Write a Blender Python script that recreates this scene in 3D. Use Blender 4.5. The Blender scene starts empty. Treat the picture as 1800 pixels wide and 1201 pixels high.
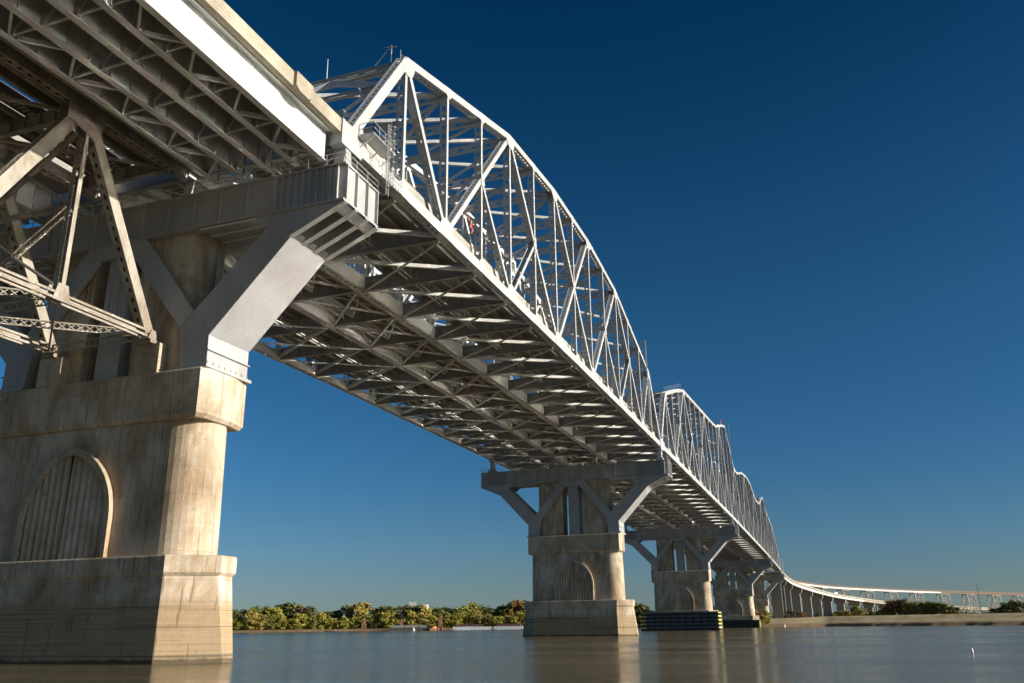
import bpy, bmesh, math, random
from mathutils import Vector, Matrix, noise
random.seed(7)
S = bpy.context.scene
C = S.collection
R = math.radians

# ------------------------------------------------------------------ camera
F_PX, PITCH, YAW, ROLL = 1511.54, 0.31965, 0.34629, -0.0122
CAM = Vector((-63.636, -63.827, 2.62))
cam_d = bpy.data.cameras.new('camera'); cam = bpy.data.objects.new('camera', cam_d); C.objects.link(cam)
cam_d.sensor_fit = 'HORIZONTAL'; cam_d.sensor_width = 36; cam_d.lens = 36 * F_PX / 1800
cam_d.clip_start = 0.5; cam_d.clip_end = 30000
_F = Vector((math.cos(YAW)*math.cos(PITCH), math.sin(YAW)*math.cos(PITCH), math.sin(PITCH)))
_R = Vector((math.sin(YAW), -math.cos(YAW), 0)); _U = _R.cross(_F)
_R2 = _R*math.cos(ROLL) + _U*math.sin(ROLL); _U2 = -_R*math.sin(ROLL) + _U*math.cos(ROLL)
m = Matrix((_R2, _U2, -_F)).transposed().to_4x4(); m.translation = CAM
cam.matrix_world = m
S.camera = cam

# ------------------------------------------------------------------ light
SUN_EL, SUN_TAN = R(15.5), 0.02
SUN_EXP, SKY_STR = 5.0, 0.0706
sv = Vector((SUN_TAN, -1, 0)).normalized() * math.cos(SUN_EL) + Vector((0, 0, math.sin(SUN_EL)))
sd = bpy.data.lights.new('sun', 'SUN'); sun = bpy.data.objects.new('sun', sd); C.objects.link(sun)
sd.energy = SUN_EXP; sd.angle = R(0.5); sd.color = (1.0, 0.92, 0.80)
sun.rotation_euler = sv.to_track_quat('Z', 'Y').to_euler()
W = bpy.data.worlds.new('World'); S.world = W; W.use_nodes = True
nt = W.node_tree; nt.nodes.clear()
o_ = nt.nodes.new('ShaderNodeOutputWorld'); b_ = nt.nodes.new('ShaderNodeBackground')
sk = nt.nodes.new('ShaderNodeTexSky'); sk.sky_type = 'NISHITA'; sk.sun_disc = False
sk.sun_elevation = SUN_EL; sk.sun_rotation = math.atan2(sv.x, sv.y)
sk.air_density = 1.0; sk.dust_density = 0.6; sk.ozone_density = 2.5; sk.altitude = 0
hs = nt.nodes.new('ShaderNodeHueSaturation'); hs.inputs['Saturation'].default_value = 1.18
gm = nt.nodes.new('ShaderNodeGamma'); gm.inputs['Gamma'].default_value = 1.25
nt.links.new(sk.outputs[0], gm.inputs['Color']); nt.links.new(gm.outputs[0], hs.inputs['Color'])
# tint by elevation: polarised deep blue overhead, pale grey haze at the horizon
wtc = nt.nodes.new('ShaderNodeTexCoord'); wsp = nt.nodes.new('ShaderNodeSeparateXYZ'); nt.links.new(wtc.outputs['Generated'], wsp.inputs[0])
wrp = nt.nodes.new('ShaderNodeValToRGB'); nt.links.new(wsp.outputs[2], wrp.inputs[0])
SKYR = [(0.0, (0.357, 0.543, 1.0)), (0.035, (0.314, 0.4, 0.657)), (0.06, (0.286, 0.371, 0.557)), (0.12, (0.264, 0.386, 0.507)), (0.16, (0.257, 0.4, 0.514)), (0.33, (0.286, 0.457, 0.486)), (0.43, (0.243, 0.429, 0.464)), (0.62, (0.064, 0.321, 0.357)), (1.0, (0.057, 0.3, 0.336))]
el_ = wrp.color_ramp.elements
el_[0].position, el_[0].color = SKYR[0][0], (*SKYR[0][1], 1); el_[1].position, el_[1].color = 1.0, (*SKYR[-1][1], 1)
for p_, c_ in SKYR[1:-1]:
    e_ = el_.new(p_); e_.color = (*c_, 1)
wmx = nt.nodes.new('ShaderNodeMix'); wmx.data_type = 'RGBA'; wmx.blend_type = 'MULTIPLY'; wmx.inputs[0].default_value = 1
nt.links.new(hs.outputs[0], wmx.inputs[6]); nt.links.new(wrp.outputs[0], wmx.inputs[7])
nt.links.new(wmx.outputs[2], b_.inputs['Color']); b_.inputs['Strength'].default_value = SKY_STR
nt.links.new(b_.outputs[0], o_.inputs['Surface'])
S.view_settings.view_transform = 'Standard'; S.view_settings.look = 'None'
S.view_settings.gamma = 1; S.view_settings.exposure = 0.60
S.cycles.caustics_reflective = True; S.cycles.blur_glossy = 0.0; S.cycles.sample_clamp_indirect = 0
S.cycles.max_bounces = 8; S.cycles.diffuse_bounces = 5
S.render.resolution_x = 1024; S.render.resolution_y = 683

# ------------------------------------------------------------------ materials
def newmat(name, col, rough=0.6, metal=0.0, spec=0.4):
    mt = bpy.data.materials.new(name); mt.use_nodes = True
    b = mt.node_tree.nodes['Principled BSDF']
    b.inputs['Base Color'].default_value = (*col, 1); b.inputs['Roughness'].default_value = rough
    b.inputs['Metallic'].default_value = metal; b.inputs['Specular IOR Level'].default_value = spec
    return mt
def N(mt, t, **kw):
    n = mt.node_tree.nodes.new(t)
    for k, v in kw.items(): setattr(n, k, v)
    return n
def L(mt, a, b): mt.node_tree.links.new(a, b)
def ramp(mt, src, stops, interp='LINEAR'):
    r = N(mt, 'ShaderNodeValToRGB'); r.color_ramp.interpolation = interp
    e = r.color_ramp.elements
    e[0].position, e[0].color = stops[0][0], (*stops[0][1], 1)
    e[1].position, e[1].color = stops[-1][0], (*stops[-1][1], 1)
    for p_, c_ in stops[1:-1]:
        x = e.new(p_); x.color = (*c_, 1)
    L(mt, src, r.inputs[0]); return r
def noise_at(mt, scale, sc=(1, 1, 1), detail=5, rough=0.6, dist=0.0):
    tc = N(mt, 'ShaderNodeNewGeometry'); mp = N(mt, 'ShaderNodeMapping')
    mp.inputs['Scale'].default_value = sc
    L(mt, tc.outputs['Position'], mp.inputs[0])
    n = N(mt, 'ShaderNodeTexNoise'); n.inputs['Scale'].default_value = scale
    n.inputs['Detail'].default_value = detail; n.inputs['Roughness'].default_value = rough
    n.inputs['Distortion'].default_value = dist
    L(mt, mp.outputs[0], n.inputs['Vector']); return n
def mixc(mt, fac, a, b, mode='MIX'):
    x = N(mt, 'ShaderNodeMix', data_type='RGBA', blend_type=mode)
    if isinstance(fac, (int, float)): x.inputs[0].default_value = fac
    else: L(mt, fac, x.inputs[0])
    for k, v in ((6, a), (7, b)):
        if isinstance(v, tuple): x.inputs[k].default_value = (*v, 1)
        else: L(mt, v, x.inputs[k])
    return x.outputs[2]
def bump(mt, src, strength, dist=0.05):
    b = N(mt, 'ShaderNodeBump'); b.inputs['Strength'].default_value = strength; b.inputs['Distance'].default_value = dist
    L(mt, src, b.inputs['Height']); L(mt, b.outputs[0], mt.node_tree.nodes['Principled BSDF'].inputs['Normal'])

def paint(name, col, dirt, amt=0.35, rough=0.45):
    mt = newmat(name, col, rough, spec=0.25)
    bs = mt.node_tree.nodes['Principled BSDF']
    n1 = noise_at(mt, 0.35, (1, 1, 0.5)); r1 = ramp(mt, n1.outputs[0], [(0.42, (0, 0, 0)), (0.72, (amt, amt, amt))])
    n2 = noise_at(mt, 2.2, (1, 1, 0.25), 6); r2 = ramp(mt, n2.outputs[0], [(0.55, (0, 0, 0)), (0.75, (amt*0.8,)*3)])
    c1 = mixc(mt, r1.outputs[0], col, dirt); c2 = mixc(mt, r2.outputs[0], c1, tuple(x*0.75 for x in dirt))
    L(mt, c2, bs.inputs['Base Color'])
    n3 = noise_at(mt, 3.0); bump(mt, n3.outputs[0], 0.08, 0.02)
    return mt
M = {}
M['steel'] = paint('light_grey_bridge_paint', (0.455, 0.457, 0.46), (0.30, 0.275, 0.235), 0.4)
M['white'] = paint('fresh_white_paint', (0.58, 0.58, 0.57), (0.60, 0.58, 0.54), 0.2)
M['frame'] = paint('pier_frame_paint', (0.39, 0.39, 0.395), (0.25, 0.22, 0.18), 0.45)
M['under'] = paint('inner_grey_paint', (0.60, 0.59, 0.565), (0.40, 0.37, 0.32), 0.4)
M['beam'] = paint('shaded_grey_beam_paint', (0.34, 0.335, 0.32), (0.24, 0.215, 0.18), 0.4)  # darker copy of the grey: shade below the deck put into the colour
M['rscreen'] = newmat('dark_added_sun_screen', (0.10, 0.09, 0.08), 0.9)  # for the added sheets that keep sun out of the rail bay
M['joint'] = paint('joint_plate_grey', (0.45, 0.455, 0.46), (0.34, 0.33, 0.31), 0.5)
M['old'] = paint('weathered_brown_paint', (0.36, 0.325, 0.275), (0.13, 0.085, 0.05), 0.85, 0.6)
M['rail'] = newmat('galvanised_rail', (0.45, 0.45, 0.44), 0.4, 0.3)
M['grating'] = newmat('dark_grating', (0.12, 0.12, 0.115), 0.7)
M['red'] = newmat('red_lens', (0.7, 0.02, 0.03), 0.3)
M['orange'] = newmat('orange_cloth', (0.65, 0.16, 0.06), 0.8)

def concrete(name, light, mid, dark, pier=False):
    mt = newmat(name, mid, 0.85, spec=0.2)
    bs = mt.node_tree.nodes['Principled BSDF']
    big = noise_at(mt, 0.22, (1, 1, 0.7), 6, 0.62, 0.6)
    rb = ramp(mt, big.outputs[0], [(0.3, dark), (0.5, mid), (0.68, light)])
    st = noise_at(mt, 1.3, (1, 1, 0.06), 6, 0.65)
    rs = ramp(mt, st.outputs[0], [(0.53, (0, 0, 0)), (0.72, (0.42,)*3)])
    c = mixc(mt, rs.outputs[0], rb.outputs[0], (0.17, 0.115, 0.065))
    st2 = noise_at(mt, 2.6, (1, 1, 0.09), 5)
    rs2 = ramp(mt, st2.outputs[0], [(0.57, (0, 0, 0)), (0.66, (0.5,)*3)])
    c = mixc(mt, rs2.outputs[0], c, (0.46, 0.41, 0.34))
    ru = noise_at(mt, 0.45, (1, 1, 0.22), 7, 0.7, 0.8)
    rru = ramp(mt, ru.outputs[0], [(0.50, (0, 0, 0)), (0.66, (0.62 if pier else 0.2,)*3)])
    c = mixc(mt, rru.outputs[0], c, (0.34, 0.19, 0.085))
    bl = noise_at(mt, 0.8, (1, 1, 1), 8, 0.75, 1.0)
    rbl = ramp(mt, bl.outputs[0], [(0.60, (0, 0, 0)), (0.72, (0.65,)*3)])
    c = mixc(mt, rbl.outputs[0], c, (0.075, 0.06, 0.045))
    ge = N(mt, 'ShaderNodeNewGeometry'); sx = N(mt, 'ShaderNodeSeparateXYZ'); L(mt, ge.outputs['Position'], sx.inputs[0])
    # pour joints
    def band(period, width, off=0.0):
        a = N(mt, 'ShaderNodeMath', operation='MULTIPLY_ADD'); a.inputs[1].default_value = 1/period; a.inputs[2].default_value = off
        L(mt, sx.outputs[2], a.inputs[0])
        f = N(mt, 'ShaderNodeMath', operation='FRACT'); L(mt, a.outputs[0], f.inputs[0])
        l = N(mt, 'ShaderNodeMath', operation='LESS_THAN'); l.inputs[1].default_value = width; L(mt, f.outputs[0], l.inputs[0])
        return l.outputs[0]
    j = band(2.45, 0.028, 0.3)
    jm = N(mt, 'ShaderNodeMath', operation='MULTIPLY'); jm.inputs[1].default_value = 0.25; L(mt, j, jm.inputs[0])
    c = mixc(mt, jm.outputs[0], c, (0.10, 0.08, 0.06))
    if pier:
        # river silt bands: damp and silt-coloured below the old high water marks
        tide = noise_at(mt, 1.0, (0.02, 0.02, 2.3), 4, 0.7)
        rt = ramp(mt, tide.outputs[0], [(0.36, (0.10, 0.075, 0.045)), (0.5, (0.38, 0.265, 0.15)), (0.64, (0.22, 0.16, 0.095))])
        wob = noise_at(mt, 0.5)
        ad = N(mt, 'ShaderNodeMath', operation='MULTIPLY_ADD'); ad.inputs[1].default_value = 1.0; L(mt, wob.outputs[0], ad.inputs[0]); L(mt, sx.outputs[2], ad.inputs[2])
        mr = N(mt, 'ShaderNodeMapRange'); mr.inputs['From Min'].default_value = 5.9; mr.inputs['From Max'].default_value = 4.9
        mr.inputs['To Min'].default_value = 0; mr.inputs['To Max'].default_value = 0.84
        L(mt, ad.outputs[0], mr.inputs[0])
        c = mixc(mt, mr.outputs[0], c, rt.outputs[0])
        mw = N(mt, 'ShaderNodeMapRange'); mw.inputs['From Min'].default_value = 0.95; mw.inputs['From Max'].default_value = 0.72
        mw.inputs['To Max'].default_value = 0.8
        L(mt, ad.outputs[0], mw.inputs[0]); c = mixc(mt, mw.outputs[0], c, (0.055, 0.045, 0.028))
    if pier:   # crisp drip marks and cracks
        dr = noise_at(mt, 3.6, (1, 1, 0.035), 3, 0.5)
        rdr = ramp(mt, dr.outputs[0], [(0.63, (0, 0, 0)), (0.655, (0.6,)*3)])
        c = mixc(mt, rdr.outputs[0], c, (0.12, 0.085, 0.05))
        ck = noise_at(mt, 0.55, (1, 1, 0.8), 5, 0.6, 2.5)
        rck = ramp(mt, ck.outputs[0], [(0.495, (0, 0, 0)), (0.500, (0.7,)*3), (0.505, (0, 0, 0))])
        c = mixc(mt, rck.outputs[0], c, (0.06, 0.045, 0.03))
    L(mt, c, bs.inputs['Base Color'])
    fine = noise_at(mt, 5.0, (1, 1, 1), 8, 0.7)
    bump(mt, fine.outputs[0], 0.35, 0.05)
    return mt
M['conc'] = concrete('stained_old_concrete', (0.62, 0.55, 0.455), (0.47, 0.385, 0.285), (0.25, 0.18, 0.11), True)
M['parapet'] = concrete('tan_deck_concrete', (0.44, 0.395, 0.32), (0.37, 0.33, 0.26), (0.26, 0.225, 0.17))
M['pale'] = concrete('pale_barrier_concrete', (0.42, 0.41, 0.38), (0.36, 0.35, 0.32), (0.28, 0.265, 0.24))
M['slab'] = newmat('deck_slab_concrete', (0.27, 0.255, 0.23), 0.9)

# ------------------------------------------------------------------ mesh builder
class MB:
    def __init__(s): s.v = []; s.f = []; s.mi = []; s.cur = 0
    def add(s, vs, fs):
        o = len(s.v); s.v += [tuple(x) for x in vs]; s.f += [tuple(o+i for i in f) for f in fs]; s.mi += [s.cur]*len(fs)
    def box(s, x0, x1, y0, y1, z0, z1):
        s.add([(x0,y0,z0),(x1,y0,z0),(x1,y1,z0),(x0,y1,z0),(x0,y0,z1),(x1,y0,z1),(x1,y1,z1),(x0,y1,z1)],
              [(3,2,1,0),(4,5,6,7),(0,1,5,4),(1,2,6,5),(2,3,7,6),(3,0,4,7)])
    def bar(s, p, q, w, h, up=(0,0,1), w2=None, h2=None):
        p = Vector(p); q = Vector(q); d = (q-p).normalized(); a = d.cross(Vector(up))
        if a.length < 1e-4: a = d.cross(Vector((0,1,0)))
        a.normalize(); u = a.cross(d)
        w2 = w if w2 is None else w2; h2 = h if h2 is None else h2
        vs = [c + a*(i*ww/2) + u*(j*hh/2) for c, ww, hh in ((p, w, h), (q, w2, h2)) for i, j in ((-1,-1),(1,-1),(1,1),(-1,1))]
        s.add(vs, [(0,1,2,3),(7,6,5,4),(4,5,1,0),(5,6,2,1),(6,7,3,2),(7,4,0,3)])
    def tube(s, p, q, r, n=8, r2=None):
        p = Vector(p); q = Vector(q); d = (q-p).normalized(); a = d.cross(Vector((0,0,1)))
        if a.length < 1e-4: a = Vector((1,0,0))
        a.normalize(); u = a.cross(d); r2 = r if r2 is None else r2
        vs = [c + (a*math.cos(t*2*math.pi/n) + u*math.sin(t*2*math.pi/n))*rr for c, rr in ((p, r), (q, r2)) for t in range(n)]
        s.add(vs, [(i, (i+1)%n, n+(i+1)%n, n+i) for i in range(n)] + [tuple(range(n-1,-1,-1)), tuple(range(n, 2*n))])
    def prism(s, poly, ax, a0, a1):
        def P(a, q):
            return (a, q[0], q[1]) if ax == 0 else (q[0], a, q[1]) if ax == 1 else (q[0], q[1], a)
        ar = sum(poly[i][0]*poly[(i+1)%len(poly)][1]-poly[(i+1)%len(poly)][0]*poly[i][1] for i in range(len(poly)))
        if (ar < 0) != (ax == 1): poly = poly[::-1]
        n = len(poly)
        s.add([P(a0, q) for q in poly] + [P(a1, q) for q in poly],
              [tuple(range(n-1,-1,-1)), tuple(range(n, 2*n))] + [(i, (i+1)%n, n+(i+1)%n, n+i) for i in range(n)])
    def perf(s, p, q, wd, w, hw=0.16, hl=0.3, sp=0.95, t=0.03, seg=8, margin=0.7, back=True):
        """plate from p to q, width w along wd, with a row of oval holes"""
        p = Vector(p); q = Vector(q); d = q-p; Ln = d.length; d.normalize(); wd = Vector(wd).normalized(); nn = d.cross(wd)
        def V(a, b, c=0): return p + d*a + wd*b + nn*c
        n = max(1, int((Ln-2*margin)/sp)); m0 = (Ln-n*sp)/2
        lays = (t/2, -t/2) if back else (0,)
        for c in lays:
            fl = c < 0
            for a0, a1 in ((0, m0), (Ln-m0, Ln)):
                s.add([V(a0,-w/2,c),V(a1,-w/2,c),V(a1,w/2,c),V(a0,w/2,c)], [(3,2,1,0) if fl else (0,1,2,3)])
        for k in range(n):
            a0 = m0+k*sp; am = a0+sp/2; a1 = a0+sp
            out = [(a1,0),(a1,w/2),(am,w/2),(a0,w/2),(a0,0),(a0,-w/2),(am,-w/2),(a1,-w/2)]
            inn = [(am+hl*math.cos(i*math.pi/4), hw*math.sin(i*math.pi/4)*(1.15 if i % 2 else 1)) for i in range(8)]
            for c in lays:
                fl = c < 0
                s.add([V(*x, c) for x in out+inn], [((i+8, (i+1)%8+8, (i+1)%8, i) if fl else (i, (i+1)%8, (i+1)%8+8, i+8)) for i in range(8)])
            if back:
                s.add([V(*x, t/2) for x in inn]+[V(*x, -t/2) for x in inn], [(i, (i+1)%8, (i+1)%8+8, i+8) for i in range(8)])
    def lace(s, p, q, wd, w, pitch=0.8, r=0.09):
        """lattice strut: two flats and crossing bars"""
        p = Vector(p); q = Vector(q); d = q-p; Ln = d.length; d.normalize(); wd = Vector(wd).normalized(); nn = d.cross(wd)
        for sgn in (-1, 1): s.bar(p+wd*sgn*w/2, q+wd*sgn*w/2, 0.16, 0.12, up=wd)
        n = max(1, round(Ln/pitch)); st = Ln/n
        for k in range(n):
            a = p+d*st*k; b = p+d*st*(k+1)
            s.bar(a-wd*w/2, b+wd*w/2, r, 0.03, up=nn); s.bar(a+wd*w/2+nn*0.035, b-wd*w/2+nn*0.035, r, 0.03, up=nn)
    def build(s, name, mat, parent=None, smooth=False):
        me = bpy.data.meshes.new(name); me.from_pydata(s.v, [], s.f)
        mats = mat if isinstance(mat, (list, tuple)) else [mat]
        for x in mats: me.materials.append(x)
        if len(mats) > 1: me.polygons.foreach_set('material_index', s.mi)
        if smooth: me.polygons.foreach_set('use_smooth', [True]*len(me.polygons))
        me.update(); o = bpy.data.objects.new(name, me); C.objects.link(o)
        if parent is not None: o.parent = parent
        return o

def tag(o, label=None, cat=None, group=None, kind=None):
    if label: o['label'] = label
    if cat: o['category'] = cat
    if group: o['group'] = group
    if kind: o['kind'] = kind
    return o
def thing(name, loc=(0,0,0), rz=0, **kw):
    o = bpy.data.objects.new(name, None); C.objects.link(o); o.location = loc; o.rotation_euler = (0,0,rz)
    o.empty_display_size = 0.5
    return tag(o, **kw)
def kids(o): return [c for c in bpy.data.objects if c.parent == o]
def copy_tree(o, parent=None):
    c = o.copy(); C.objects.link(c); c.parent = parent
    for k in kids(o): copy_tree(k, c)
    return c
def one(name, fn, mat, parent=None, **kw):
    b = MB(); fn(b); return b.build(name, mat, parent, **kw)

YO, YI = 23.7, 5.9
P = [0.0, 161.8, 328.0, 528.0, 652.0]
# ------------------------------------------------------------------ water and land
water = newmat('muddy_river_water', (0.15, 0.118, 0.065), 0.18, spec=0.5)
water.node_tree.nodes['Principled BSDF'].inputs['IOR'].default_value = 1.33
def wv(scale, sc, det, rough=0.55): return noise_at(water, scale, sc, det, rough, 0.3)
w1 = wv(0.35, (1.6, 0.6, 1), 6, 0.62); w2 = wv(0.03, (1.8, 0.35, 1), 4); w3 = wv(2.2, (1.3, 0.7, 1), 5, 0.62)
mm1 = N(water, 'ShaderNodeMath', operation='MULTIPLY_ADD'); mm1.inputs[1].default_value = 0.7; L(water, w1.outputs[0], mm1.inputs[0])
mm0 = N(water, 'ShaderNodeMath', operation='MULTIPLY'); mm0.inputs[1].default_value = 0.30; L(water, w3.outputs[0], mm0.inputs[0]); L(water, mm0.outputs[0], mm1.inputs[2])
# calmer slicks and rougher lanes
gate = ramp(water, w2.outputs[0], [(0.38, (0.3,)*3), (0.62, (1,)*3)])
mm2 = N(water, 'ShaderNodeMath', operation='MULTIPLY'); L(water, mm1.outputs[0], mm2.inputs[0]); L(water, gate.outputs[0], mm2.inputs[1])
bump(water, mm2.outputs[0], 1.0, 0.22)
wr = N(water, 'ShaderNodeMapRange'); wr.inputs['From Min'].default_value = 0.38; wr.inputs['From Max'].default_value = 0.62; wr.inputs['To Min'].default_value = 0.05; wr.inputs['To Max'].default_value = 0.17
L(water, w2.outputs[0], wr.inputs[0]); L(water, wr.outputs[0], water.node_tree.nodes['Principled BSDF'].inputs['Roughness'])
def fn(b): b.add([(-2500,-3500,0),(6500,-3500,0),(6500,3500,0),(-2500,3500,0)], [(0,1,2,3)])
tag(one('water', fn, water), kind='structure')

SH = [(-300,-900),(300,-420),(440,-210),(505,-125),(552,-78),(584,-52),(566,-30),(560,-8),(575,20),(640,60),(720,100),(688,210),(634,328),(572,422),(456,544),(200,700),(-300,900)]
LV = [1,1,1,1,1,1,.8,.7,.5,.15,.05,0,0,0,0,0,0]
def resample(P_, L_, step):
    out = []
    for i in range(len(P_)-1):
        a, b = Vector(P_[i]), Vector(P_[i+1]); n = max(1, int((b-a).length/step))
        for k in range(n): t = k/n; out.append((a.lerp(b, t), L_[i]*(1-t)+L_[i+1]*t))
    out.append((Vector(P_[-1]), L_[-1])); return out
prof = [(-14,-1.0,-1.0),(0,0.0,0.0),(3,0.9,0.7),(6,1.7,1.2),(10,2.2,1.7),(22,2.8,2.0),(40,4.6,2.4),(56,6.6,2.6),(64,6.7,2.6),(90,3.4,2.6),(300,3.2,2.6),(9000,3.0,3.0)]
pts = resample(SH, LV, 3.0)
land_m = newmat('bank_grass_and_mud', (0.1, 0.1, 0.03), 0.95, spec=0.1)
ge = N(land_m, 'ShaderNodeNewGeometry'); sx = N(land_m, 'ShaderNodeSeparateXYZ'); L(land_m, ge.outputs['Position'], sx.inputs[0])
nn_ = noise_at(land_m, 0.10, (1,1,1), 8, 0.7)
rg = ramp(land_m, nn_.outputs[0], [(0.35,(0.34,0.30,0.13)),(0.5,(0.52,0.42,0.25)),(0.65,(0.60,0.49,0.32))])
n3_ = noise_at(land_m, 0.9, (1,1,1), 8, 0.8); rk = ramp(land_m, n3_.outputs[0], [(0.35,(0.12,0.08,0.045)),(0.55,(0.38,0.26,0.15)),(0.7,(0.55,0.45,0.33))])
mr = N(land_m, 'ShaderNodeMapRange'); mr.inputs['From Min'].default_value = 1.6; mr.inputs['From Max'].default_value = 2.7; L(land_m, sx.outputs[2], mr.inputs[0])
L(land_m, mixc(land_m, mr.outputs[0], rk.outputs[0], rg.outputs[0]), land_m.node_tree.nodes['Principled BSDF'].inputs['Base Color'])
b = MB(); vs = []; nC = len(prof)
c0 = Vector((-60,-60))
for i, (pt, lv) in enumerate(pts):
    dr = (pt-c0).normalized()
    jj = noise.noise(Vector((pt.x*0.05, pt.y*0.05, 0)))*5 + noise.noise(Vector((pt.x*0.2, pt.y*0.2, 3)))*2
    for r_, zl, zf in prof:
        q = pt + dr*(r_+(jj if r_ < 20 else 0)); z = zl*lv + zf*(1-lv)
        if 1 < r_ < 60: z += noise.noise(Vector((q.x*0.15, q.y*0.15, 7)))*0.35
        vs.append((q.x, q.y, z))
fs = [(i*nC+k, (i+1)*nC+k, (i+1)*nC+k+1, i*nC+k+1) for i in range(len(pts)-1) for k in range(nC-1)]
b.add(vs, [f[::-1] for f in fs])
land = b.build('riverbank', land_m, smooth=True); tag(land, kind='structure')
bump(land_m, n3_.outputs[0], 1.0, 1.6)

def shore_at(az):
    """radial distance of the shore at azimuth az seen from c0"""
    best = None
    d = Vector((math.cos(az), math.sin(az)))
    for i in range(len(pts)-1):
        a, b2 = pts[i][0]-c0, pts[i+1][0]-c0
        e = b2-a; den = d.x*e.y-d.y*e.x
        if abs(den) < 1e-9: continue
        t = (a.x*e.y-a.y*e.x)/den; u = (a.x*d.y-a.y*d.x)/den
        if t > 0 and 0 <= u <= 1 and (best is None or t < best): best = t
    return best or 700

# near bank under the approach spans, where the photographer stands
b = MB(); NB = [(-58,-700),(-57,-300),(-57,-120),(-57,-64),(-50,-48),(-36,-30),(-27,-10),(-26,20),(-28,80),(-20,200),(-10,500)]
vs = []
for i, (x, y) in enumerate(NB):
    for r_, z in ((-3,-.6),(0,0.0),(2,.35),(6,.9),(30,1.1),(60,2.5),(400,2.6),(2500,2.6)):
        vs.append((x-r_+noise.noise(Vector((x*.1, y*.1+r_, 1)))*1.0*(r_ < 10), y, z))
b.add(vs, [(i*8+k, i*8+k+1, (i+1)*8+k+1, (i+1)*8+k) for i in range(len(NB)-1) for k in range(7)])
near_m = newmat('pale_river_sand', (0.15, 0.13, 0.085), 0.95, spec=0.1)
tag(b.build('near_bank', near_m), kind='structure')

# ------------------------------------------------------------------ pier
def nose_poly(hx, yf, r, n=16, both=True):
    """plan outline: straight long sides at x=+-hx, rounded ends reaching y=+-(yf+r)"""
    pts_ = []
    for i in range(n+1):
        t = math.pi*i/n; pts_.append((hx*math.cos(t), yf + r*math.sin(t)))
    for i in range(n+1):
        t = math.pi + math.pi*i/n; pts_.append((hx*math.cos(t), -yf + r*math.sin(t)))
    return pts_
def oct_poly(hx, yc, tip, ht):
    return [(hx, yc), (ht, yc+tip), (-ht, yc+tip), (-hx, yc), (-hx, -yc), (-ht, -yc-tip), (ht, -yc-tip), (hx, -yc)]
EXT = 0.0
def loft(b, rings):
    rings = [(z, [(x, y+(EXT if y > 0 else 0)) for x, y in r]) for z, r in rings]
    n = len(rings[0][1]); vs = [(x, y, z) for z, r in rings for x, y in r]
    fs = [tuple(range(n-1,-1,-1)), tuple(range((len(rings)-1)*n, len(rings)*n))]
    for k in range(len(rings)-1):
        fs += [(k*n+i, k*n+(i+1)%n, (k+1)*n+(i+1)%n, (k+1)*n+i) for i in range(n)]
    b.add(vs, fs)

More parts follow.
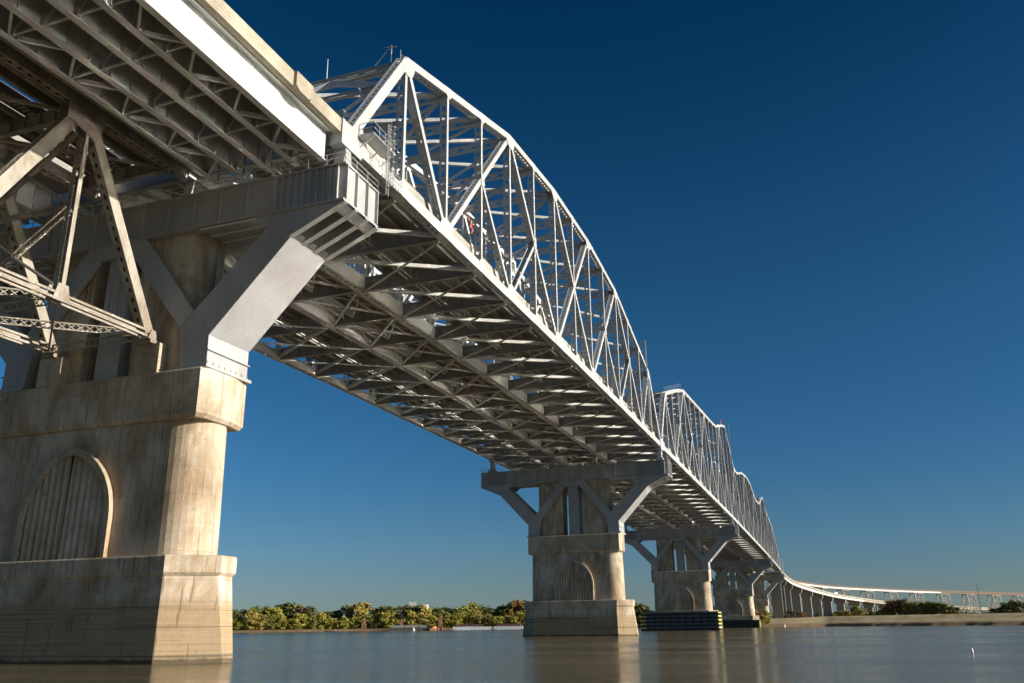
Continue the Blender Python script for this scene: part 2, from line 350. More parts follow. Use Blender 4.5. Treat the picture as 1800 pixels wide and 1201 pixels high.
def make_pier(yc=0.0, aw=5.1, ext=0.0):
    t = thing('concrete_pier', (0,0,0))
    b = MB()
    loft(b, [(-8, oct_poly(4.5, 11.25, 4.2, .8)), (0, oct_poly(4.15, 11.17, 4.14, .7)), (7.0, oct_poly(3.75, 10.95, 3.35, .95))])
    b.build('base', M['conc'], t)
    b = MB(); q = oct_poly(3.98, 11.15, 3.45, 1.05)
    loft(b, [(7.0, oct_poly(3.82, 11.0, 3.38, .97)), (7.25, q), (8.55, q), (8.68, oct_poly(3.9, 11.05, 3.4, 1.0))])
    b.build('base_coping', M['conc'], t)
    b = MB()
    loft(b, [(8.68, nose_poly(3.1, 9.55, 2.85)), (20.6, nose_poly(2.95, 9.4, 2.8))])
    b.build('shaft', M['conc'], t)
    # pointed arch panel, both faces: raised moulding round a ribbed panel
    for sg in (-1, 1):
        b = MB()
        def arch(w, zt, zb=8.68, n=12):
            Rr = 1.3*w; th1 = math.acos((Rr-w)/Rr); rise = Rr*math.sin(th1); out = []
            for i in range(n+1):
                a = th1*i/n; out.append((Rr*math.cos(a)-(Rr-w), zt-rise+Rr*math.sin(a)))
            return [(w, zb)] + out
        hp = arch(aw, 18.9); hi = arch(aw-.45, 18.15)
        for mir in (-1, 1):
            for i in range(len(hp)-1):
                a, c_, d_, e_ = hp[i], hp[i+1], hi[i+1], hi[i]
                x0, x1, xi = 3.0*sg, 3.6*sg, 3.16*sg
                a, c_, d_, e_ = [(q_[0]*mir+yc, q_[1]) for q_ in (a, c_, d_, e_)]
                vv = [(x1, a[0], a[1]), (x1, c_[0], c_[1]), (x1, d_[0], d_[1]), (x1, e_[0], e_[1]),
                      (x0, a[0], a[1]), (x0, c_[0], c_[1]), (x0, d_[0], d_[1]), (x0, e_[0], e_[1])]
                b.add(vv, [(0,1,2,3),(4,5,1,0),(7,6,2,3)])
        b.build('arch_moulding', M['conc'], t)
        b = MB()
        nr = 13; w = aw-.45
        import bisect
        inn = sorted([(y, z) for y, z in hi])
        def ztop(y):
            y = abs(y)
            for i in range(len(inn)-1):
                if inn[i][0] <= y <= inn[i+1][0] and inn[i+1][0] > inn[i][0]:
                    u = (y-inn[i][0])/(inn[i+1][0]-inn[i][0]); return inn[i][1]*(1-u)+inn[i+1][1]*u
            return 9.0
        for k in range(nr):
            y0 = -w + 2*w*k/nr; y1 = y0 + 2*w/nr; ym = (y0+y1)/2; n = 6
            for j in range(n):
                ya, yb = y0+(y1-y0)*j/n, y0+(y1-y0)*(j+1)/n
                xa = (3.12+0.3*abs(math.sin(math.pi*j/n)))*sg; xb = (3.12+0.3*abs(math.sin(math.pi*(j+1)/n)))*sg
                b.add([(xa,ya+yc,8.68),(xb,yb+yc,8.68),(xb,yb+yc,ztop(yb)),(xa,ya+yc,ztop(ya))], [(0,1,2,3)])
        b.build('ribbed_panel', M['conc'], t)
    b = MB()
    capo = [(3.45, 12.1), (1.2, 12.7), (-2.6, 12.7), (-3.45, 12.3), (-3.45, -12.3), (-2.6, -12.7), (1.2, -12.7), (3.45, -12.1)]
    sc = lambda f, g: [(x*f, y*g) for x, y in capo]
    loft(b, [(20.6, sc(.93, .978)), (20.95, sc(1, 1)), (25.05, sc(1, 1)), (25.2, sc(.975, .993))])
    b.build('cap', M['conc'], t)
    for sg in (-1, 1):
        b = MB()
        pl = [(2.3, 2.9*sg), (2.3, 8.2*sg)] + [(2.3*math.cos(a*math.pi/10), (8.2+1.9*math.sin(a*math.pi/10))*sg) for a in range(1, 10)] + [(-2.3, 8.2*sg), (-2.3, 2.9*sg)]
        b.prism(pl, 2, 25.2, 39.45)
        b.build('column', M['conc'], t)
    return t
EXT = 2.0
pier = make_pier(1.2, 5.3)
EXT = 0.0
pier2 = make_pier()
PLAB = ['huge stained concrete pier in the left foreground with lit rounded nose',
        'second concrete pier standing in mid river, bare base with arch panel',
        'third concrete pier whose base stands inside the black and yellow striped fender',
        'fourth concrete pier beside the grassy point, low fender round its base',
        'fifth and farthest concrete pier on the grassy far bank']
GP = 'concrete river piers under the truss bridge'
DZ = [0, 0, -0.6, -1.4, -5.2]
tag(pier, PLAB[0], 'bridge pier', GP)
for i in range(1, 5):
    c = pier2 if i == 1 else copy_tree(pier2); c.location = (P[i], 0, DZ[i]); tag(c, PLAB[i], 'bridge pier', GP)

# ------------------------------------------------------------------ steel pier frame
def railing(b, p, q, h=1.1, n=None, r=0.03):
    p = Vector(p); q = Vector(q); Ln = (q-p).length; n = n or max(1, int(Ln/1.8))
    for k in range(n+1):
        a = p.lerp(q, k/n); b.bar(a, a+Vector((0,0,h)), 0.06, 0.06)
    for z in (h*0.5, h): b.bar(p+Vector((0,0,z)), q+Vector((0,0,z)), 0.05, 0.05)

def make_frame():
    t = thing('steel_pier_frame', (0,0,0))
    b = MB()
    b.box(-2.9, 2.9, -25.8, 25.8, 39.66, 43.2)
    b.box(-3.2, 3.2, -26.0, 26.0, 43.2, 43.34); b.box(-3.25, 3.25, -26.0, 26.0, 39.46, 39.66)
    y = -25.2
    while y < 25.3:
        for sg in (-1, 1): b.box(2.9*sg, 3.16*sg, y-0.04, y+0.04, 39.66, 43.2)
        y += 0.75 if abs(y) > 18.5 else 3.1
    for sg in (-1, 1):
        for x in (-2.9, -1.05, 0.95, 2.82): b.box(x, x+0.1, 25.8*sg, 26.12*sg, 39.66, 43.2)
    b.build('cross_beam', M['frame'], t)
    for sg in (-1, 1):
        b = MB()
        f = lambda L_: [(y*sg, z) for y, z in L_]
        body = f([(9.6,25.2),(12.45,25.2),(12.4,28.3),(20.6,36.9),(17.9,38.3),(10.4,30.9),(9.0,29.4)])
        b.prism(body, 0, -2.95, 2.95)
        b.prism(f([(9.3,25.2),(12.75,25.2),(12.75,25.5),(9.3,25.5)]), 0, -3.3, 3.3)
        for x in [-2.9+0.83*k for k in range(8)]: b.prism(f([(12.45,25.5),(12.6,25.5),(12.44,26.0)]), 0, x-0.03, x+0.03)
        b.prism(f([(12.45,26.85),(12.62,26.85),(12.62,26.95),(12.45,26.95)]), 0, -3.1, 3.1)
        fin = f([(17.9,38.3),(20.6,36.9),(25.95,39.25),(25.95,39.46),(16.3,39.46)])
        for x in (-2.91, -1.02, 0.98, 2.91):
            b.prism(fin, 0, x-0.05, x+0.05)
            b.bar((x, 20.45*sg, 36.78), (x, 26.1*sg, 39.28), 0.62, 0.09)
            b.bar((x, 25.1*sg, 39.0), (x, 26.0*sg, 39.4), 0.25, 0.5)
        for x0 in (-2.6, -0.62, 1.35):       # fish-tailed ends of the bottom plate
            b.add([(x0,20.6*sg,36.83),(x0+1.25,20.6*sg,36.83),(x0+.95,21.2*sg,37.1),(x0+.3,21.2*sg,37.1)], [(0,1,2,3),(3,2,1,0)])
            b.add([(x0-.2,24.9*sg,38.75),(x0+1.5,24.9*sg,38.75),(x0+1.5,25.95*sg,39.22),(x0-.2,25.95*sg,39.22)], [(0,1,2,3),(3,2,1,0)])
        b.build('outer_strut', M['frame'], t)
        b = MB()
        b.prism(f([(10.4,30.85),(9.05,29.3),(1.9,38.2),(2.7,40.0),(3.0,40.0)]), 0, -3.02, -2.5)
        b.prism(f([(10.4,30.85),(9.05,29.3),(1.9,38.2),(2.7,40.0),(3.0,40.0)]), 0, 2.5, 3.02)
        b.prism(f([(9.6,30.5),(9.2,30.0),(2.2,38.6),(2.8,39.4)]), 0, -2.5, 2.5)
        b.build('inner_strut', M['frame'], t)
    for x in (-3.0, 2.55): one('crown_plate', lambda b: b.box(x, x+.45, -2.9, 2.9, 38.0, 40.3), M['frame'], t)
    b = MB()
    b.box(-2.4, 2.4, -1.6, 1.2, 25.2, 39.46)
    for y in (-1.6, -0.5, 0.6): b.box(-2.52, -2.4, y, y+0.12, 31.5, 38)
    b.box(-2.55, 2.55, -1.7, 1.3, 31.1, 31.4)
    b.build('centre_post', M['frame'], t)
    for y in (-YO, -YI, YI, YO):
        b = MB(); b.box(-1.3, 1.3, y-0.9, y+0.9, 43.34, 44.3); b.prism([(-0.9,44.3),(0.9,44.3),(0.45,46.6),(-0.45,46.6)], 1, y-0.55, y+0.55)
        b.build('bearing', M['frame'], t)
    for sg in (-1, 1):
        b = MB()
        railing(b, (3.1*sg, -25.9, 43.34), (3.1*sg, 25.9, 43.34), 1.1, 26)
        railing(b, (-3.1, 25.9*sg, 43.34), (3.1, 25.9*sg, 43.34), 1.1, 3)
        b.build('guard_rail', M['rail'], t)
    # maintenance walkway hung under the beam between column and strut
    for sg in (-1, 1):
        b = MB()
        for x in (-3.1, -1.5, 0.1, 1.7): b.bar((x, 10.2*sg, 39.2), (x, 16.6*sg, 39.2), 0.12, 0.16)
        y = 10.3
        while y < 16.6:
            b.bar((-3.1, y*sg, 39.32), (1.7, y*sg, 39.32), 0.05, 0.07); y += 0.22
        b.build('walkway_grating', M['under'], t)
    return t
frame = make_frame()
FLAB = ['grey steel Y shaped support frame on the foreground pier with bright sunlit strut',
        'grey steel W shaped support frame on top of the second pier',
        'grey steel W shaped support frame on top of the third pier, above the striped fender',
        'grey steel support frame on top of the fourth pier, small and far off',
        'dark steel support frame on top of the fifth, farthest pier']
GF = 'steel support frames on the concrete piers'
tag(frame, FLAB[0], 'support frame', GF)
for i in range(1, 5):
    c = copy_tree(frame); c.location = (P[i], 0, DZ[i]+(0 if i < 3 else [0,0,0,-.6,-.0][i])); tag(c, FLAB[i], 'support frame', GF)

# ------------------------------------------------------------------ truss spans
def interp(x, tab):
    for i in range(len(tab)-1):
        if x <= tab[i+1][0]:
            u = (x-tab[i][0])/(tab[i+1][0]-tab[i][0]); return tab[i][1]*(1-u)+tab[i+1][1]*u
    return tab[-1][1]
BOT = [(0,47.9),(80.9,48.2),(161.8,47.8),(328,46.9),(528,44.2),(652,41.2)]
zbot = lambda x: interp(x, BOT)

def member(b, p, q, w, depth, det, covers=2, cw=None, hole=(0.17,0.28), sp=1.0, wall=0.06):
    """box member lying in the X-Z plane at y=0: solid side plates, perforated cover plates"""
    p = Vector(p); q = Vector(q); d = (q-p).normalized(); n = Vector((d.z, 0, -d.x))   # in-plane normal
    if n.z > 0: n = -n                                                                  # points down / sideways
    if abs(d.x) < 0.05: n = Vector((-1, 0, 0))
    for sg in (-1, 1):
        b.bar(p+Vector((0, sg*depth/2, 0)), q+Vector((0, sg*depth/2, 0)), wall, w, up=n)
    if det >= 1:
        b.perf(p+n*(w/2-0.03), q+n*(w/2-0.03), (0,1,0), depth-wall, hole[0], hole[1], sp, back=det >= 2)
        if covers == 2: b.perf(p-n*(w/2-0.03), q-n*(w/2-0.03), (0,1,0), depth-wall, hole[0], hole[1], sp, back=det >= 2)
    else:
        b.bar(p, q, depth-0.1, w*0.3, up=n)

def gusset(b, c, dirs, r, depth, ext=0.0):
    """plates on both faces of a joint, outline spread along the meeting members"""
    pts_ = []
    for d, wd in dirs:
        d = Vector(d).normalized(); n = Vector((-d.z, 0, d.x))
        pts_ += [(c+d*r+n*wd/2), (c+d*r-n*wd/2)]
    P2 = sorted(set((round(v.x, 3), round(v.z, 3)) for v in pts_))
    def half(P_):
        h = []
        for q in P_:
            while len(h) > 1 and (h[-1][0]-h[-2][0])*(q[1]-h[-2][1])-(h[-1][1]-h[-2][1])*(q[0]-h[-2][0]) <= 0: h.pop()
            h.append(q)
        return h
    hull = half(P2)[:-1] + half(P2[::-1])[:-1]
    b.cur = 1
    for sg in (-1, 1):
        y0 = sg*(depth/2+0.033); b.prism(hull, 1, min(y0, y0+sg*0.03), max(y0, y0+sg*0.03))
    b.cur = 0

def make_span(x0, x1, n, ztop, det, name, label, group, first=False, last=False, cont=False):
    t = thing(name, (0,0,0)); tag(t, label, 'truss span', group)
    dx = (x1-x0)/n; X = [x0+dx*i for i in range(n+1)]
    zb = [zbot(x) for x in X]
    def B(i): return Vector((X[i], 0, zb[i]))
    def T(i): return Vector((X[i], 0, ztop(X[i])))
    start_end = first; stop_end = last
    ti0 = 1 if start_end else 0; ti1 = n-1 if stop_end else n
    D = 1.1      # depth of members across the truss
    # chords, end posts and joint plates
    b = MB()
    for i in range(n): member(b, B(i), B(i+1), 1.35, D, det, 1, hole=(0.2, 0.3), sp=dx/10 if det > 1 else dx/6)
    for i in range(ti0, ti1): member(b, T(i), T(i+1), 1.0, D, det, 1, hole=(0.24, 0.34), sp=dx/10 if det > 1 else dx/5)
    if start_end: member(b, B(0), T(1), 1.15, D, det, 2, hole=(0.23, 0.36), sp=1.05 if det > 1 else 2)
    if stop_end: member(b, B(n), T(n-1), 1.15, D, det, 2, hole=(0.23, 0.36), sp=1.05 if det > 1 else 2)
    diags = []; subs = []
    def J(i, a, c): return Vector((X[i], 0, a.z+(c.z-a.z)*(X[i]-a.x)/(c.x-a.x)))
    if n == 14 and stop_end:
        diags = [(T(1),B(2)), (B(2),T(4)), (T(4),B(6)), (B(6),T(8)), (T(6),B(8)), (T(10),B(8)), (B(12),T(10)), (T(13),B(12))]
        subs = [(J(3,B(2),T(4)),B(4)), (J(5,T(4),B(6)),B(4)), (J(9,B(8),T(10)),B(10)), (J(11,T(10),B(12)),B(10))]
    else:
        s0 = 2 if start_end else 0
        if start_end: diags.append((T(1), B(2)))
        i = s0; up = True
        lim = n
        while i+2 <= lim and not (stop_end and i+2 > n-1):
            a, c_ = (B(i), T(i+2)) if up else (T(i), B(i+2))
            diags.append((a, c_)); j = J(i+1, a, c_)
            if up: subs.append((j, B(i+2)))
            else: subs.append((j, B(i)))
            i += 2; up = not up
        if stop_end:
            diags.append((B(i), T(n-1)) if up and i < n-1 else (T(i), B(n)))
    for i in range(n+1):
        ds = []
        if i > 0: ds.append((B(i-1)-B(i), 1.35))
        if i < n: ds.append((B(i+1)-B(i), 1.35))
        r = 1.0
        for a, c_ in diags+subs:
            for u, v in ((a, c_), (c_, a)):
                if (u-B(i)).length < 0.01: ds.append(((v-u), 1.0)); r = 1.9
        if ti0 <= i <= ti1: ds.append(((0,0,1), 0.9))
        if (i == 0 and start_end): ds.append((T(1)-B(0), 1.3)); r = 2.2
        if (i == n and stop_end): ds.append((T(n-1)-B(n), 1.3)); r = 2.2
        gusset(b, B(i), ds, r if r > 1 else 1.15, D)
        if ti0 <= i <= ti1:
            ds = [((0,0,-1), 0.8)]; r = 0.95
            if i > ti0: ds.append((T(i-1)-T(i), 1.0))
            elif start_end: ds.append((B(0)-T(1), 1.15)); r = 1.9
            if i < ti1: ds.append((T(i+1)-T(i), 1.0))
            elif stop_end: ds.append((B(n)-T(n-1), 1.15)); r = 1.9
            for a, c_ in diags:
                for u, v in ((a, c_), (c_, a)):
                    if (u-T(i)).length < 0.01: ds.append(((v-u), 0.8)); r = 1.9
            gusset(b, T(i), ds, r, D)
    if start_end:
        zf = zb[0]
        for s3 in (-1, 1): b.prism([(x0-1.5, zf-1.25), (x0+2.2, zf-1.25), (x0+3.2, zf+.7), (x0+2.2, zf+2.3), (x0+1.2, zf+2.6), (x0+.3, zf+1.5), (x0-1.5, zf+1.3)], 1, s3*0.66-.03, s3*0.66+.03)
        b.perf((x0-1.46, 0, zf-1.25), (x0-1.46, 0, zf+2.4), (0,1,0), 1.26, 0.2, 0.5, 2.2)
        b.box(x0-1.5, x0-.9, -.62, .62, zf+2.33, zf+2.4); b.box(x0-1.5, x0+.9, -.62, .62, zf-1.25, zf-1.17)
    chord = b
    ch2 = MB(); ch2.v = list(b.v); ch2.f = list(b.f); ch2.mi = list(b.mi)
    for i in range(n):
        for sg in (-1, 1):
            a_, c_ = B(i)+Vector((0,0,.35)), B(i+1)+Vector((0,0,.35)); ch2.bar(a_+Vector((0,sg*(D/2+.09),0)), c_+Vector((0,sg*(D/2+.09),0)), .06, 2.0)
            c3 = B(i+1)+Vector((0,0,.55)); ch2.prism([(c3.x-1.7,c3.z-1.2),(c3.x+1.7,c3.z-1.2),(c3.x+.9,c3.z+1.2),(c3.x-.9,c3.z+1.2)], 1, sg*(D/2+.15)-.02, sg*(D/2+.15)+.02)
    yl = {-YO: 'steel', -YI: 'under', YI: 'under', YO: 'steel'}
    hang = []
    Tn = range(1, n) if (first and last) else range(1 if start_end else 0, n if stop_end else n+1)
    for i in range(0 if not start_end else 1, (n if stop_end or cont else n+1)):
        if i == n and not last: continue
        b = MB(); member(b, B(i)+Vector((0,0,0.7)), T(i)-Vector((0,0,0.5)), 0.5, D-0.13, det, 1, hole=(0.26, 0.38), sp=1.35 if det > 1 else 1.9)
        hang.append(b)
    dg = []
    for a, c_ in diags:
        b = MB(); d = (c_-a).normalized(); member(b, a+d*0.8, c_-d*0.8, 0.72, D-0.14, det, 2, hole=(0.22, 0.33), sp=1.0 if det > 1 else 2.0)
        dg.append(b)
    sbm = []
    for a, c_ in subs:
        b = MB(); d = (c_-a).normalized(); member(b, a+d*0.3, c_-d*0.8, 0.55, D-0.16, det, 1, hole=(0.16, 0.27), sp=1.2 if det > 1 else 2.0)
        gusset(b, a, [((0,0,1),0.8),((0,0,-1),0.8),(c_-a,0.8)], 0.95, D)
        sbm.append(b)
    protos = {}
    for y in (-YO, -YI, YI, YO):
        mk = yl[y]
        if mk not in protos:
            tr = (chord if mk == 'steel' else ch2).build('truss', [M[mk], M['joint'] if mk == 'steel' else M[mk]], t); tr.location.y = y
            for h in hang: h.build('hanger', M[mk], tr)
            for h in dg: h.build('diagonal', M[mk], tr)
            for h in sbm: h.build('sub_diagonal', [M[mk], M['joint'] if mk == 'steel' else M[mk]], tr)
            protos[mk] = tr
        else:
            src = protos[mk]; tr = src.copy(); C.objects.link(tr); tr.location.y = y
            for k in [o for o in bpy.data.objects if o.parent == src]:
                c_ = k.copy(); C.objects.link(c_); c_.parent = tr
    if first and det > 1:
        for sg in (-1, 1):
            b = MB(); b.perf((x0-1.2, (YO-1.3)*sg, zb[0]-1.2), (x0-1.2, (YO-1.3)*sg, zb[0]+2.4), (0,1,0), 1.25, .2, .5, 2.2); b.box(x0-1.15, x0-.6, *sorted(((YO-1.92)*sg, (YO-1.86)*sg)), zb[0]-1.2, zb[0]+2.4)
            b.build('end_diaphragm', M['steel'], t)
    # ---- floor system
    rng = range(0, n+1) if x1 > 650 else range(0, n)
    for i in rng:
        b = MB(); x, z = X[i], zb[i]
        for sg in (-1, 1):
            b.prism([((YI+.6)*sg, z-0.75), ((YO-.6)*sg, z-0.75), ((YO-.6)*sg, z+1.3), ((YI+.6)*sg, z+1.3)], 0, x-0.03, x+0.03)
            b.box(x-0.3, x+0.3, min((YI+.5)*sg,(YO-.5)*sg), max((YI+.5)*sg,(YO-.5)*sg), z-0.82, z-0.75)
            b.box(x-0.25, x+0.25, min((YI+.5)*sg,(YO-.5)*sg), max((YI+.5)*sg,(YO-.5)*sg), z+1.3, z+1.35)
            if det:
                y = YI+1.6
                while y < YO-1:
                    b.box(x-0.2, x-0.03, y*sg-0.02, y*sg+0.02, z-0.75, z+1.3); y += 1.5
        b.box(x-0.03, x+0.03, -YI+.6, YI-.6, z-0.6, z+1.0); b.box(x-0.3, x+0.3, -YI+.5, YI-.5, z-0.67, z-0.6)
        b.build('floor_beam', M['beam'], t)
    for i in range(n):
        for (ya, yb) in ((-YO, -YI), (-YI, YI), (YI, YO)):
            b = MB()
            flip = ya >= 0
            inner_a = yb if ya < -YI-1 else ya     # inner side of this bay
            outer = ya if ya < -YI-1 else yb
            zz = -0.45
            if abs(ya) == abs(yb):
                b.bar((X[i], ya+.5, zb[i]+zz), (X[i+1], yb-.5, zb[i+1]+zz), 0.28, 0.3); b.bar((X[i], yb-.5, zb[i]+zz+.27), (X[i+1], ya+.5, zb[i+1]+zz+.27), 0.28, 0.3)
            else:
                so = math.copysign(.5, outer)
                # deep box brace running outward and away, slender tie crossing below it
                b.bar((X[i]+.2, inner_a+so, zb[i]+zz+0.1), (X[i+1]-.3, outer-so, zb[i+1]+zz+.25), 0.42, 0.48)
                b.bar((X[i+1]-.1, inner_a+so, zb[i+1]-0.9), (X[i]+.1, outer-so, zb[i]-0.9), 0.26, 0.2)
            b.build('lateral_brace', M['under'], t)
    def runx(b, y, w, h, zo, lo=0.0):
        for i in range(n): b.bar((X[i]-lo, y, zb[i]+zo), (X[i+1]-lo, y, zb[i+1]+zo), w, h)
    for sg in (-1, 1):
        for y in (20.3, 18.2, 16.1, 14.0, 11.9, 9.8):
            b = MB(); runx(b, y*sg, 0.04, 0.62, 1.68); runx(b, y*sg, 0.3, 0.05, 1.4)
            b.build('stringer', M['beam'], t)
        b = MB(); runx(b, 15.7*sg, 13.8, 0.26, 2.16); b.build('road_deck', M['slab'], t)
        for y in (22.45, 8.9):
            b = MB(); runx(b, y*sg, 0.36, 1.45, 2.82); b.build('parapet', M['pale'] if y > 20 else M['slab'], t)
        # inspection walkway under the road deck
        b = MB(); yw = 13.6*sg
        runx(b, yw-0.4, 0.08, 0.14, 0.1); runx(b, yw+0.4, 0.08, 0.14, 0.1)
        if det:
            x = x0+0.4
            while x < x1:
                z = zbot(x); b.bar((x, yw-.4, z+.1), (x, yw+.4, z+.1), 0.06, 0.05); x += 0.55
            x = x0+1.5
            while x < x1:
                z = zbot(x)
                for s2 in (-.42, .42): b.bar((x, yw+s2, z+.1), (x, yw+s2, z+1.1), 0.05, 0.05)
                x += 1.9
            runx(b, yw-.42, .04, .04, 1.1); runx(b, yw+.42, .04, .04, 1.1); runx(b, yw-.42, .04, .04, .6)
        b.build('inspection_walkway', M['under'], t)
    for y in (-3.7, -2.1, 2.1, 3.7):
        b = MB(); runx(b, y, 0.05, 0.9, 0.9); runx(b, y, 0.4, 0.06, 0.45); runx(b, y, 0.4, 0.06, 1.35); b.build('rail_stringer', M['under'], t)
    for i in range(n):      # zigzag bracing between the rail stringers and knee braces to the inner chords
        b = MB()
        for ya, yb in ((-3.7, -2.1), (2.1, 3.7), (-2.1, 2.1)):
            q = 4 if abs(ya+yb) > 1 else 2
            for k in range(q):
                xa_, xb_ = X[i]+dx*k/q, X[i]+dx*(k+1)/q; z_ = zb[i]+.42
                b.bar((xa_, ya if k % 2 else yb, z_), (xb_, yb if k % 2 else ya, z_), .16, .12)
        for sg in (-1, 1):
            b.bar((X[i]+.3, 5.3*sg, zb[i]-.3), (X[i]+dx/2, 3.7*sg, zb[i]+.5), .22, .22); b.bar((X[i+1]-.3, 5.3*sg, zb[i]-.3), (X[i]+dx/2, 3.7*sg, zb[i]+.5), .22, .22)
        b.build('stringer_bracing', M['under'], t)
    b = MB(); x = x0+0.3
    while x < x1-0.3:
        z = zbot(x); b.box(x-0.13, x+0.13, -4.6, 4.6, z+1.4, z+1.66); x += (0.5 if det > 1 else 1.0)
    b.build('rail_ties', M['old'], t)
    b = MB(); runx(b, 0, 10.6, 0.08, 1.74); b.build('added_rail_sun_screen', M['rscreen'], t)  # solid sheet over the ties, added to stop sun leaking through
    for y in (-2.9, 2.9):
        for s2 in (-.75, .75):
            b = MB(); runx(b, y+s2, 0.08, 0.17, 1.87); b.build('rail', M['old'], t)
    # ---- overhead bracing
    for i in range(max(1, ti0), ti1+(0 if not last else 1)):
        if i > ti1: continue
        x = X[i]; z = T(i).z
        b = MB()
        for (ya, yb) in ((-YO, -YI), (-YI, YI), (YI, YO)):
            hh = 1.1
            if det: b.perf((x, ya+.5, z-0.45), (x, yb-.5, z-0.45), (0,0,1), hh, 0.26, 0.5, 2.3, back=det > 1)
            else: b.bar((x, ya+.5, z-0.4), (x, yb-.5, z-0.4), 0.1, 0.9)
            b.box(x-0.22, x+0.22, ya+.5, yb-.5, z+0.1, z+0.16); b.box(x-0.22, x+0.22, ya+.5, yb-.5, z-1.06, z-1.0)
        b.build('top_strut', M['steel'], t)
        if i % 2 == 0 or i in (ti0, ti1):
            zlow = min(z-3.0, max(zb[i]+8.5, z-9))
            b = MB()
            for (ya, yb) in ((-YO, -YI), (-YI, YI), (YI, YO)):
                if abs(ya) == abs(yb): zl = min(z-3, max(zb[i]+9.5, z-8))
                else: zl = zlow
                if det: b.perf((x, ya+.5, zl), (x, yb-.5, zl), (0,0,1), 0.95, 0.24, 0.45, 2.3, back=det > 1)
                else: b.bar((x, ya+.5, zl), (x, yb-.5, zl), 0.1, 0.8)
                b.box(x-0.2, x+0.2, ya+.5, yb-.5, zl+.475, zl+.53)
                ym = (ya+yb)/2
                b.bar((x, ya+.5, z-.9), (x, ym, zl+.4), 0.3, 0.4); b.bar((x, yb-.5, z-.9), (x, ym, zl+.4), 0.3, 0.4)
            b.build('sway_frame', M['steel'], t)
    for i in range(ti0, ti1):
        for (ya, yb) in ((-YO, -YI), (-YI, YI), (YI, YO)):
            b = MB(); inner_a = yb if ya < -YI-1 else ya; outer = ya if ya < -YI-1 else yb; so = math.copysign(.5, outer)
            if abs(ya) == abs(yb): inner_a, outer, so = yb, ya, -0.5
            b.bar((X[i]+.2, inner_a+so, T(i).z-.3), (X[i+1]-.2, outer-so, T(i+1).z-.3), 0.4, 0.5)
            b.bar((X[i+1]-.2, inner_a+so, T(i+1).z-.85), (X[i]+.2, outer-so, T(i).z-.85), 0.3, 0.36)
            b.build('top_brace', M['steel'], t)
    if start_end and det:   # portal bracing in the plane of the inclined end posts
        for s_, (i0, i1) in enumerate(((0, 1), (n, n-1)) if last and stop_end else ((0, 1),)):
            b = MB()
            for (ya, yb) in ((-YO, -YI), (-YI, YI), (YI, YO)):
                for u, hh in ((0.97, 1.5), (0.66, 1.2)):
                    c_ = B(i0).lerp(T(i1), u); dirn = (T(i1)-B(i0)).normalized()
                    b.perf((c_.x, ya+.5, c_.z), (c_.x, yb-.5, c_.z), dirn, hh, 0.32, 0.6, 2.4)
                    for s3 in (-1, 1):
                        e = c_+dirn*(hh/2*s3); b.box(e.x-.22, e.x+.22, ya+.5, yb-.5, e.z-.04, e.z+.04)
                a1 = B(i0).lerp(T(i1), 0.92); a2 = B(i0).lerp(T(i1), 0.69); ym = (ya+yb)/2
                b.bar((a2.x, ya+.6, a2.z), (a1.x, ym, a1.z), 0.35, 0.6); b.bar((a2.x, yb-.6, a2.z), (a1.x, ym, a1.z), 0.35, 0.6)
                a3 = B(i0).lerp(T(i1), 0.45)
                b.bar((a3.x, ya+.5, a3.z), (a2.x, ya+3.5, a2.z), 0.3, 0.5); b.bar((a3.x, yb-.5, a3.z), (a2.x, yb-3.5, a2.z), 0.3, 0.5)
            b.build('portal_frame', M['steel'], t)
    return t
T1 = [(0,48),(11.56,64.8),(46.2,74.6),(69.3,76.9),(92.5,76.9),(115.6,74.6),(150.2,64.8),(161.8,48)]
T2 = [(161,50),(173.7,64.8),(206,74.2),(291,79.6),(317,85.4),(328,87.2),(341,79.4),(353,72.0),(366,71.8),(390,75.8),(420,78.0),(440,76.5),(465,71.6),(490,72.2),(515,78.5),(528,81),(541,74.0),(565,71.2),(592,68.6),(621,57.5),(641.7,48.5),(652,44)]
GT = 'steel truss spans of the bridge, pier to pier'
make_span(P[0], P[1], 14, lambda x: interp(x, T1), 2, 'truss_span', 'nearest pale steel truss span with arched top chord, from the foreground pier to the second', GT, True, True)
make_span(P[1], P[2], 14, lambda x: interp(x, T2), 1, 'truss_span', 'second truss span, rising to a tall peak over the third pier', GT, True, False)
make_span(P[2], P[3], 16, lambda x: interp(x, T2), 0, 'truss_span', 'third truss span with the humped middle between its two peaks', GT, False, False)
make_span(P[3], P[4], 12, lambda x: interp(x, T2), 0, 'truss_span', 'farthest truss span, sloping down to the end pole above the bank', GT, False, True)

